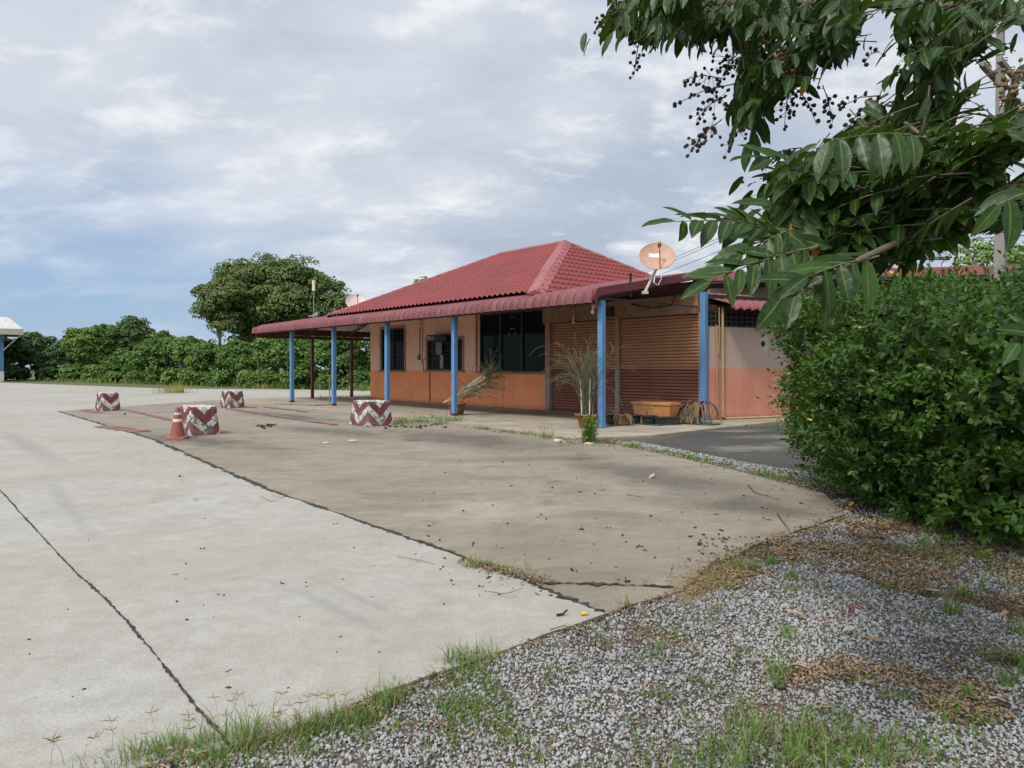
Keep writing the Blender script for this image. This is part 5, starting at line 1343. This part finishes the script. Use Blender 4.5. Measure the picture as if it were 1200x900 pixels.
def grass():
    r2 = np.random.default_rng(21); P, H, Wd, Ln = [], [], [], []; PS, HS = [], []
    def tuft(px, py, n, rad, h, lean=.6, wd=.0026, z=-.022, el=1.0):
        c = gr(px, py, z)
        for _ in range(n):
            P.append((c.x + r2.normal(0, rad) * el, c.y + r2.normal(0, rad), c.z)); H.append(h * r2.uniform(.35, 1.15)); Wd.append(wd * r2.uniform(.7, 1.4)); Ln.append(lean * r2.uniform(.15, 1.5))
    # dense fringe where slab meets gravel, bottom left
    for px, py, n, h in [(150, 896, 90, .07), (185, 890, 150, .09), (220, 884, 170, .09), (258, 878, 190, .10), (295, 872, 170, .09), (330, 868, 130, .075), (362, 860, 120, .07), (395, 852, 110, .065), (425, 842, 110, .07), (455, 826, 90, .075), (478, 812, 40, .05), (300, 893, 120, .07), (250, 897, 120, .08), (350, 886, 60, .05), (120, 905, 80, .09), (415, 862, 60, .05)]: tuft(px, py, int(n * (.5 + .55 * (int(px) % 3))), .05, h * (1.1 + .5 * (int(px) % 4) / 2), .75, .0019)
    for px, py, n, h in [(540, 778, 110, .10), (556, 790, 80, .07), (525, 800, 60, .06), (565, 772, 60, .10), (555, 830, 110, .06), (540, 845, 90, .06), (580, 850, 80, .06), (600, 870, 50, .05), (520, 830, 60, .06), (570, 810, 50, .07), (530, 870, 40, .05)]: tuft(px, py, int(n * 1.5), .05, h * 1.3, .85, .0022)
    # coarse tufts, lower right
    for px, py, n, h in [(770, 895, 60, .15), (800, 905, 60, .12), (860, 890, 130, .18), (890, 868, 90, .16), (915, 880, 100, .17), (950, 868, 110, .15), (980, 880, 110, .15), (1010, 872, 90, .14), (1040, 893, 90, .12), (1090, 897, 90, .10), (930, 900, 130, .16), (1000, 905, 120, .12), (870, 850, 50, .12), (1070, 870, 50, .08), (1120, 880, 40, .07), (700, 905, 40, .08), (850, 905, 80, .15)]: tuft(px, py, int(n * .62), .065, h * 1.15, .9, .0024)
    for px, py, n, h in [(912, 800, 22, .34), (908, 790, 40, .12), (922, 748, 40, .10), (880, 668, 90, .12), (905, 662, 90, .12), (860, 664, 50, .10), (930, 680, 70, .12), (955, 690, 40, .10), (1115, 720, 80, .16), (1130, 700, 40, .15), (1095, 655, 40, .30), (1080, 645, 30, .34), (1050, 650, 24, .22), (1110, 668, 24, .28), (1145, 655, 30, .22), (1178, 690, 26, .22), (1195, 780, 90, .13), (1180, 800, 60, .10), (1200, 745, 50, .15), (972, 640, 30, .14), (1010, 655, 26, .14), (1160, 770, 30, .08), (1080, 730, 20, .10),
                         (680, 742, 40, .05), (735, 714, 18, .10), (712, 735, 26, .05), (775, 762, 34, .07), (790, 745, 22, .09), (760, 725, 16, .14), (655, 790, 26, .05), (840, 720, 20, .12), (815, 800, 30, .06), (1000, 800, 40, .07), (1050, 820, 50, .08), (1110, 835, 60, .07), (1150, 850, 40, .08), (700, 830, 22, .05), (740, 850, 18, .05), (650, 860, 20, .05), (800, 850, 24, .07)]: tuft(px, py, n, .035, h, .8, .0026)
    for i in range(520):
        y = 2.5 * (6.5 / 2.5) ** r2.uniform(0, 1); x = r2.uniform(-.9, 4.6)
        if x < xe(y) + .06 or noise.noise((x * 1.3, y * 1.3, 11)) < -.12: continue
        q = proj((x, y, -.022)); tuft(q[0], q[1], int(r2.uniform(5, 26)), .03, r2.uniform(.03, .12), .9, .0022)
    # tufts standing in the slab joints
    for px, py, n, h in [(556, 664, 70, .10), (572, 664, 60, .09), (590, 668, 40, .07), (604, 672, 30, .06), (545, 658, 30, .08), (612, 668, 30, .06)]: tuft(px, py, n, .035, h, .9, .0026, .0)
    # strip between slab and pad, walkway edge
    for i in range(90):
        y = r2.uniform(8.6, 14.2); x = float(xe(y)) + r2.uniform(-.02, .28); q = proj((x, y, 0)); tuft(q[0], q[1], 16, .05, r2.uniform(.05, .14), .9, .0045, 0)
    for i in range(60):
        t_ = r2.uniform(0, 1); tuft(540 + 130 * t_, 499 + 17 * t_ + r2.normal(0, 1), 10, .06, r2.uniform(.05, .16), .9, .005, 0)
    for i in range(60):
        x = r2.uniform(462, 540); tuft(x, 494 + r2.normal(0, 2) - (x - 500) * .02, 16, .10, r2.uniform(.10, .26), .9, .007, 0)
    for i in range(26): tuft(r2.uniform(820, 960), 498 + r2.normal(0, 2), 10, .12, r2.uniform(.06, .14), .9, .006, 0)
    for i in range(14): tuft(r2.uniform(372, 440), 468.5 + r2.normal(0, .6), 12, .15, .25, .8, .012, 0)
    # ragged margin under the far shrubs
    for i in range(150):
        px = r2.uniform(60, 470); d = np.interp(px, [0, 100, 250, 450], [82, 72, 57, 45]); tuft(px, HZ + 1215 / d + r2.normal(0, .3), 14, .7, r2.uniform(.3, .8), .7, .035, 0)
    P_, H_, W_, L__ = map(np.array, (P, H, Wd, Ln))
    dry = r2.uniform(0, 1, len(P_)) < .24
    V_, F_ = blades(P_[~dry], H_[~dry], W_[~dry], L__[~dry], r2); tag(link('grass', mesh_np('grass', V_, F_, True), M['grass']), kind='stuff')
    V_, F_ = blades(P_[dry], H_[dry] * .8, W_[dry], L__[dry] * 1.5, r2)
    # straw mat at the slab corner
    n = 2300; t_ = r2.uniform(0, 1, n); c = np.array([gr(795 + 75 * a, 695 - 38 * a + r2.normal(0, 9))[:] for a in t_]); c[:, 2] = -.03
    V2, F2 = blades(c, r2.uniform(.05, .13, n), r2.uniform(.0014, .0026, n), r2.uniform(1.2, 2.6, n), r2)
    tag(link('dry_grass', mesh_np('dry_grass', np.concatenate([V_, V2]), np.concatenate([F_, F2 + len(V_)]), True), M['straw']), kind='stuff')
    # finger-like seed heads over the slab edge
    mb = MB(); rg = random.Random(2)
    for px, py, h, lx in [(255, 880, .19, -.05), (130, 890, .14, -.03), (78, 905, .13, -.03), (215, 885, .13, .01), (232, 884, .12, .02), (285, 872, .16, -.07), (300, 874, .14, -.02), (318, 868, .13, .04), (345, 872, .17, .02), (352, 870, .18, .05), (366, 864, .15, .0), (402, 858, .11, .03), (330, 876, .12, -.03), (388, 852, .10, -.03), (150, 897, .15, -.05), (170, 893, .12, .02), (448, 828, .09, -.02), (95, 900, .10, .03), (185, 890, .17, -.03), (205, 889, .10, .05), (265, 876, .20, .03), (275, 880, .12, -.06), (310, 872, .20, .06), (335, 866, .11, .07), (358, 866, .13, -.05), (378, 860, .17, .02), (410, 850, .13, -.02), (60, 906, .12, .02), (245, 882, .15, -.09)]:
        a = gr(px, py, -.03); tp = a + Vector((lx + rg.uniform(-.02, .02), rg.uniform(-.03, .05), h)); md = a.lerp(tp, .55) + Vector((-lx * .25, 0, .015))
        mb.tube([a, md, tp], [.0011, .0009, .0007], 4, False)
        for k in range(rg.randint(3, 5)):
            q = k * 1.5 + rg.random(); e = Vector((math.cos(q), math.sin(q) * .8, rg.uniform(.1, .5))).normalized() * rg.uniform(.022, .04)
            mb.tube([tp, tp + e * .5 + Vector((0, 0, .002)), tp + e], [.0014, .0024, .0008], 4, False)
    tag(mb.build('grass_seed_heads', M['straw']), kind='stuff')
grass()

# weeds that stand on their own
def weed(px, py, n, rad, h, mat, label, wd, z=0.0, seed=0, leafy=False):
    c = gr(px, py, z); r2 = np.random.default_rng(seed); o = empty('weed_clump', c)
    P = np.stack([r2.normal(0, rad, n), r2.normal(0, rad * .7, n), np.zeros(n)], 1)
    V_, F_ = blades(P, h * r2.uniform(.4, 1.1, n), wd * r2.uniform(.7, 1.3, n), r2.uniform(.05, .9, n), r2)
    link('blades', mesh_np('blades', V_, F_, True), mat, o)
    if leafy:
        k = n * 3; Pl = np.stack([r2.normal(0, rad, k), r2.normal(0, rad * .7, k), h * r2.uniform(.15, .85, k)], 1)
        V_, F_ = scatter(leaf_small(.3), Pl, nrm(r2.normal(size=(k, 3))), np.array([0, 0, 1.0]) + r2.normal(size=(k, 3)) * .5, r2.uniform(.5, 1, k) * h * .12)
        link('leaves', mesh_np('leaves', V_, F_, True), mat, o)
    return tag(o, label, 'weed')
M['ygrass'] = mat_leaf('yellowing_grass', [(.20, .20, .03), (.28, .25, .05), (.14, .17, .03)], .6, .3, .2, (.4, .4, .06))
weed(207, 460.5, 150, .42, .75, M['ygrass'], 'yellowish weed clump growing from the concrete behind the two left blocks', .014, seed=1)
weed(189, 461, 40, .3, .5, M['straw'], 'dry wispy weeds left of the yellowish clump on the far concrete', .01, seed=2)
weed(136, 447.5, 70, .9, .8, M['ygrass'], 'pale weed patch at the far lot edge under the tall trees', .03, seed=3)
weed(113, 447, 80, .8, .6, M['grass'], 'low green weed patch at the far lot edge, leftmost of the patches', .03, seed=4)
weed(691, 519, 120, .07, .62, M['grass'], 'tall green grass tuft growing in front of the scalloped brown pot', .006, seed=5, leafy=True)
weed(637, 514, 20, .1, .34, M['grass'], 'small leafy weed at the walkway edge left of the brown pot', .005, seed=6, leafy=True)
weed(308, 455, 50, .4, .5, M['ygrass'], 'yellow green weeds on the concrete left of the first blue post', .02, seed=7)

# broad-leaved seedlings in the litter
def seedling(px, py, h, label, seed):
    c = gr(px, py, -.045); r2 = np.random.default_rng(seed); o = empty('seedling', c)
    MB().tube([(0, 0, 0), (.005, 0, h * .6), (0, .01, h)], .002, 5).build('stem', M['grass'], o)
    k = 9; P = np.stack([np.zeros(k), np.zeros(k), h * np.linspace(.45, 1, k)], 1); a = np.arange(k) * 2.4; D = np.stack([np.cos(a), np.sin(a), .35 + 0 * a], 1)
    V_, F_ = scatter(leaf_small(.32), P, D, np.array([[0, 0, 1.0]] * k) + r2.normal(size=(k, 3)) * .2, np.full(k, h * .45))
    link('leaves', mesh_np('leaves', V_, F_, True), M['grass'], o); tag(o, label, 'seedling')
seedling(1156, 672, .16, 'bright green seedling under the right end of the big bush', 1)
seedling(1152, 700, .10, 'small green seedling on brown litter below the first seedling', 2)
seedling(912, 815, .08, 'little broad leaved seedling among the foreground gravel near the tall grass stalk', 3)
seedling(1135, 830, .09, 'clover-like seedling at the lower right of the gravel', 4)

# ------------------------------------------------------------------ fallen leaves, twigs and scraps, one by one
M['fallen'] = mat_worn('tan_dead_leaf', (.34, .20, .10), (.22, .13, .07), 40, .8)
M['fallen2'] = mat_worn('grey_dead_leaf', (.36, .29, .21), (.24, .18, .12), 40, .8)
def fallen(px, py, size, rz, m, label, group='large dead leaves on the gravel', z=-.010, n=0):
    tv, tf = leaf_big(6, .26, .10, .3); rg = random.Random(int(px)); V_ = tv.copy() * size
    V_[:, 2] += np.array([.1 * size * noise.noise((v[0] * 30, v[1] * 30, px)) for v in V_]); V_[:, 2] -= V_[:, 2].min()
    o = link('fallen_leaf', mesh_np('fallen_leaf', V_, tf, True), m); o.location = gr(px, py, z); o.rotation_euler = (rg.uniform(-.2, .3), rg.uniform(-.35, .35), rz)
    return tag(o, label, 'fallen leaf', group)
A, Bm = M['fallen'], M['fallen2']
fallen(696, 776, .055, -1.2, A, 'rounded orange tan leaf on bare gravel near the slab edge')
fallen(641, 812, .05, -1.4, A, 'smaller orange tan leaf on the gravel left of the rounded one')
fallen(920, 722, .10, -2.0, Bm, 'long pale grey leaf beside the tall grass stalk')
fallen(962, 735, .07, -1.3, A, 'curled tan leaf right of the long pale grey leaf')
for px, py, s_, rz, m in [(858, 762, .06, -1.6, A), (1018, 753, .08, -1.5, A), (1002, 742, .08, 1.7, Bm), (985, 797, .08, -1.5, Bm), (925, 790, .10, -1.7, Bm), (1082, 697, .09, -1.0, A), (1100, 700, .10, .9, Bm), (1130, 743, .07, 1.2, A), (1160, 828, .10, -1.6, Bm), (1150, 805, .09, .3, A), (1180, 720, .06, 2.1, A), (975, 838, .08, 1.2, A), (830, 790, .05, .5, Bm), (760, 800, .04, 2.5, A), (1050, 640, .10, -1.6, Bm), (935, 640, .07, 2.0, A)]:
    fallen(px, py, s_, rz, m, 'dead curled leaf scattered among gravel and brown litter')
for px, py, s_, rz in [(1060, 615, .06, .4), (935, 628, .055, 1.0), (1130, 690, .05, 2.0), (1190, 700, .05, -.6), (1005, 622, .06, 2.6), (765, 728, .04, 1.1), (690, 722, .02, 0)]:
    fallen(px, py, s_, rz, M['yellowleaf'], 'small bright yellow leaf fallen near the bush and slab edge', 'yellow fallen leaves', -.025)
for px, py, s_ in [(210, 563, .05), (266, 549, .05), (266, 568, .05), (200, 546, .04), (213, 559, .09), (227, 587, .06), (705, 573, .10), (768, 559, .12), (1045, 575, .12), (985, 572, .13), (330, 556, .04), (148, 487, .2)]:
    fallen(px, py, s_, px * .37 % 6, A if int(px) % 2 else Bm, 'dry leaf scrap lying on the open concrete', 'leaf scraps on the concrete', .004)
M['bit'] = mat_worn('dark_seed_husk', (.035, .024, .018), (.07, .045, .03), 30, .85)
def bits():
    rg = random.Random(8); mb = MB(); ico = bmesh.new(); bmesh.ops.create_icosphere(ico, subdivisions=1, radius=1); iv = [v.co.copy() for v in ico.verts]; iff = [tuple(v.index for v in f.verts) for f in ico.faces]; ico.free()
    def bit(px, py, r_):
        c = gr(px, py, .0)
        for k in range(rg.choice((1, 1, 1, 2, 3))):
            q = Matrix.Rotation(rg.uniform(0, 6), 3, 'Z'); o = c + Vector((rg.gauss(0, 1), rg.gauss(0, 1), 0)) * r_ * 1.2; s_ = Vector((rg.uniform(.5, 1.6), rg.uniform(.4, .8), rg.uniform(.35, .7)))
            mb.add([q @ Vector((v.x * r_ * s_.x, v.y * r_ * s_.y, v.z * r_ * s_.z + r_ * .4)) + o for v in iv], iff)
    for i in range(130):
        x = rg.uniform(480, 960); y = 520 + 165 * rg.random() ** .9
        if x > 800 + (690 - y) * 1.6: continue
        bit(x, y, rg.uniform(.006, .015))
    for i in range(70): bit(rg.uniform(820, 905) , rg.gauss(640, 9), rg.uniform(.008, .015))
    for i in range(60): bit(rg.uniform(20, 520), rg.uniform(500, 820), rg.uniform(.005, .010))
    for i in range(25): bit(rg.uniform(560, 650), rg.uniform(670, 700), rg.uniform(.005, .010))
    for i in range(50): bit(rg.uniform(450, 520) if i % 2 else rg.uniform(295, 320), rg.gauss(500 if i % 2 else 499, 1.2), rg.uniform(.02, .05))
    tag(mb.build('seed_debris', M['bit']), kind='stuff')
bits()
def twig(pts, r_, label, z=.008):
    P = [gr(x, y, z) for x, y in pts]; c = P[0].copy(); rg = random.Random(int(pts[0][0]))
    mb = MB(); Q = [p - c + Vector((rg.gauss(0, .006), rg.gauss(0, .006), abs(rg.gauss(0, .012)))) for p in P]; mb.tube(Q, [r_ * (1 - .5 * i / len(Q)) for i in range(len(Q))], 5)
    k = len(Q) // 2; s_ = (Q[-1] - Q[0]).length * .25; mb.tube([Q[k], Q[k] + Vector((s_ * .6, s_ * .7, s_ * .3))], [r_ * .6, r_ * .3], 4)
    o = mb.build('twig', M['twig'] if r_ < .0045 else M['bit']); o.location = c
    return tag(o, label, 'twig')
twig([(466, 654), (488, 657), (511, 661)], .0028, 'thin twig lying alone on the pale slab near the joint')
twig([(573, 695), (590, 697), (600, 700), (613, 690)], .003, 'forked twig on the slab below the weedy joint')
twig([(646, 739), (660, 737), (672, 737)], .004, 'short pale stick at the slab edge above the gravel')
twig([(651, 721), (660, 720), (665, 720)], .009, 'thick dark stub of wood on the slab corner')
twig([(876, 568), (884, 577), (897, 582), (914, 586)], .005, 'dark bent twig on the brown slab before the bush')
twig([(912, 602), (918, 615), (924, 623)], .005, 'dark twig standing out of the litter by the bush')
twig([(303, 583), (316, 588), (333, 585), (318, 581)], .003, 'looped wiry stem on the pale slab beside the joint')
twig([(955, 798), (1040, 790), (1110, 792)], .004, 'long pale stick lying across the right of the gravel', -.03)
twig([(735, 585), (752, 583)], .004, 'short curved twig in the middle of the brown slab')
twig([(640, 568), (652, 564), (660, 566)], .003, 'small bent stem on the brown slab under the window')
c = gr(684, 719, .012); cp_ = MB().tube([(-.016, 0, 0), (.012, .004, 0)], [.0115, .0115], 14).tube([(.012, .004, 0), (.017, .005, 0)], [.013, .013], 14).build('plastic_cap', mat_worn('yellow_plastic', (.75, .42, .05), (.6, .32, .04), 30, .4)); cp_.location = c
tag(cp_, 'small yellow plastic cap on the cracked slab corner', 'plastic cap')
sc_ = MB().frustum((0, 0, 0), (.05, .035), (.035, .02), .022).build('maroon_scrap', mat_worn('maroon_scrap', (.22, .06, .08), None, 30)); sc_.location = gr(997, 713, -.02)
tag(sc_, 'dull maroon scrap lying on the pale gravel', 'scrap')
for px, py, s_, lab in [(655, 517, .09, 'white broken chunk at the left of the rubbish by the walkway corner'), (690, 520, .07, 'white broken chunk at the right of the rubbish by the walkway corner'), (382, 519, .05, 'pale stone chip left of the two chips on the brown slab'), (414, 517, .06, 'pale stone chip right of the two chips on the brown slab')]:
    bm = bmesh.new(); bmesh.ops.create_icosphere(bm, subdivisions=2, radius=s_)
    for v in bm.verts: v.co = Vector((v.co.x * 1.4, v.co.y, v.co.z * .5)) * (1 + .5 * noise.noise(v.co * 14 + Vector((px, 0, 0))))
    me = bpy.data.meshes.new('concrete_chunk'); bm.to_mesh(me); bm.free(); o = link('concrete_chunk', me, M['patch']); o.location = gr(px, py, .01); tag(o, lab, 'rubble')

# ------------------------------------------------------------------ things in the distance
# open shelter at the far left
sx_, sy_ = gx(2, 76), 76.0
t = empty('forecourt_shelter', (sx_, sy_, 0), .63); tag(t, 'far open shelter with a pale metal roof and blue posts at the left edge', 'shelter')
e0 = gx(22.5, 76) - sx_
M['paleroof'] = mat_worn('pale_sheet_roof', (.50, .49, .46), (.38, .36, .33), 1.5, .5, stretch=(3, .3, 1))
MB().add([(e0, -1.5, 5.75), (e0 - 22, -1.5, 5.75), (e0 - 22, 5, 7.4), (e0 - 1.4, 5, 7.4), (e0, 11, 5.75), (e0 - 22, 11, 5.75)], [(0, 3, 2, 1), (0, 4, 3), (4, 5, 2, 3)]).build('roof', M['paleroof'], t)
MB().box((e0 - 11, -1.47, 5.42), (22, .12, .62)).box((e0 - .05, 4.75, 5.42), (.12, 12.3, .62)).build('fascia', mat_worn('cream_fascia', (.42, .40, .33), (.3, .28, .22), 2), t)
MB().box((e0 - 11, 4.75, 5.35), (21.8, 12, .1)).build('soffit', M['grey_metal'], t)
for x, y in ((0, 0), (-9, 0), (0, 9.5), (-9, 9.5)):
    p_ = MB().box((x, y, 3.2), (.34, .34, 4.2)).build('post', M['blue'], t); MB().box((x, y, .55), (.42, .42, 1.1), ch=.03).build('post_base', M['white'], p_)
MB().tube([(.1, -.1, 3.4), (e0 - .15, -1.2, 5.2)], .05).build('brace', M['white'], t)
MB().tube([(0, -.2, 4.3), (.5, -.6, 4.5)], .04).box((.7, -.7, 4.55), (.5, .25, .14)).build('floodlight', M['black'], t)
# rusty stand
t = MB().box((0, 0, .22), (.14, .14, .44)).box((0, 0, .47), (.72, .2, .08)).box((0, 0, .03), (.3, .3, .06)).build('rusty_stand', mat_worn('rust_orange', (.42, .13, .03), (.28, .1, .04), 4)); t.location = gr(242, 451.2); tag(t, 'small rusty orange T-shaped stand at the foot of the far shrubs', 'stand')
# utility poles and wires
M['concrete_pole'] = mat_worn('grey_concrete_pole', (.24, .225, .195), (.16, .15, .13), 2, .85)
M['insul'] = mat_worn('insulator', (.5, .48, .45), (.2, .19, .18), 8, .4)
def pole(x, y, h, rz, label, s_=1.0):
    t = empty('utility_pole', (x, y, -.05), rz); tag(t, label, 'utility pole')
    MB().frustum((0, 0, 0), (.36 * s_, .30 * s_), (.20 * s_, .17 * s_), h).build('pole', M['concrete_pole'], t)
    for z, l in ((h - 1.3, 2.2), (h - 2.6, 1.5)):
        for yy in ((-.2, .2) if z > h - 2 else (-.17,)):
            a = MB().box((.0, yy * s_, z), (l, .12, .14), ch=.01).build('crossarm', M['concrete_pole'], t)
            for k in (-.45, -.2, .2, .45): MB().lathe((l * k, yy * s_, z + .07), [(.03, 0), (.03, .08), (.075, .09), (.05, .14), (.07, .16), (.03, .24), (.002, .25)], 10).build('insulator', M['insul'], a)
    return Vector((x, y, h))
pA = pole(17.2, 50, 12.6, .6, 'distant concrete utility pole rising behind the small red lean-to roof', 1.3)
pB = pole(13.85, 19.6, 11.2, .75, 'nearer utility pole with crossarms seen through gaps in the overhanging tree')
pC = pole(6, 108, 12.6, .5, 'utility pole far off behind the red hip roof', 1.3)
for i, (off, dz) in enumerate(((-.9, -1.1), (-.35, -1.1), (.35, -1.6), (.9, -2.4))):
    mb = MB()
    for a, b in ((pC, pA), (pA, Vector((44, 30, 12)))):
        pts = []
        for k in range(17):
            q = k / 16; p = a.lerp(b, q) + Vector((off, 0, dz - 1.2 * 4 * q * (1 - q) * .5)); pts.append(p)
        mb.tube(pts, .022, 4)
    o = mb.build('power_line', M['rubber']); tag(o, ('topmost', 'second', 'third', 'lowest')[i] + ' of the four wires running from the distant utility pole', 'wire', 'overhead wires')
# long red roofed building beyond the hedge
t = empty('outbuilding', (8.0, 26.0, -.05), -.18); tag(t, 'long low outbuilding whose red roof edge shows above the big bush', 'building')
MB().box((8, 4, 2.3), (17, 7, 4.6)).build('wall', M['wall_end'], t)
MB().add([(-.8, -.9, 5.0), (18, -.9, 5.0), (18, 4, 5.6), (-.8, 4, 5.6), (-.8, -.9, 4.95), (18, -.9, 4.95), (18, 4, 5.55), (-.8, 4, 5.55), (-.8, 8.5, 4.95), (18, 8.5, 4.95)], [(0, 1, 2, 3), (7, 6, 5, 4), (4, 5, 1, 0), (3, 2, 9, 8)]).build('roof', M['roof'], t)
MB().box((8.6, -.93, 4.87), (18.8, .05, .3)).build('fascia', M['cap'], t)
MB().box((8.6, -.8, 4.68), (18.6, .06, .08)).build('gutter', M['grey_metal'], t)
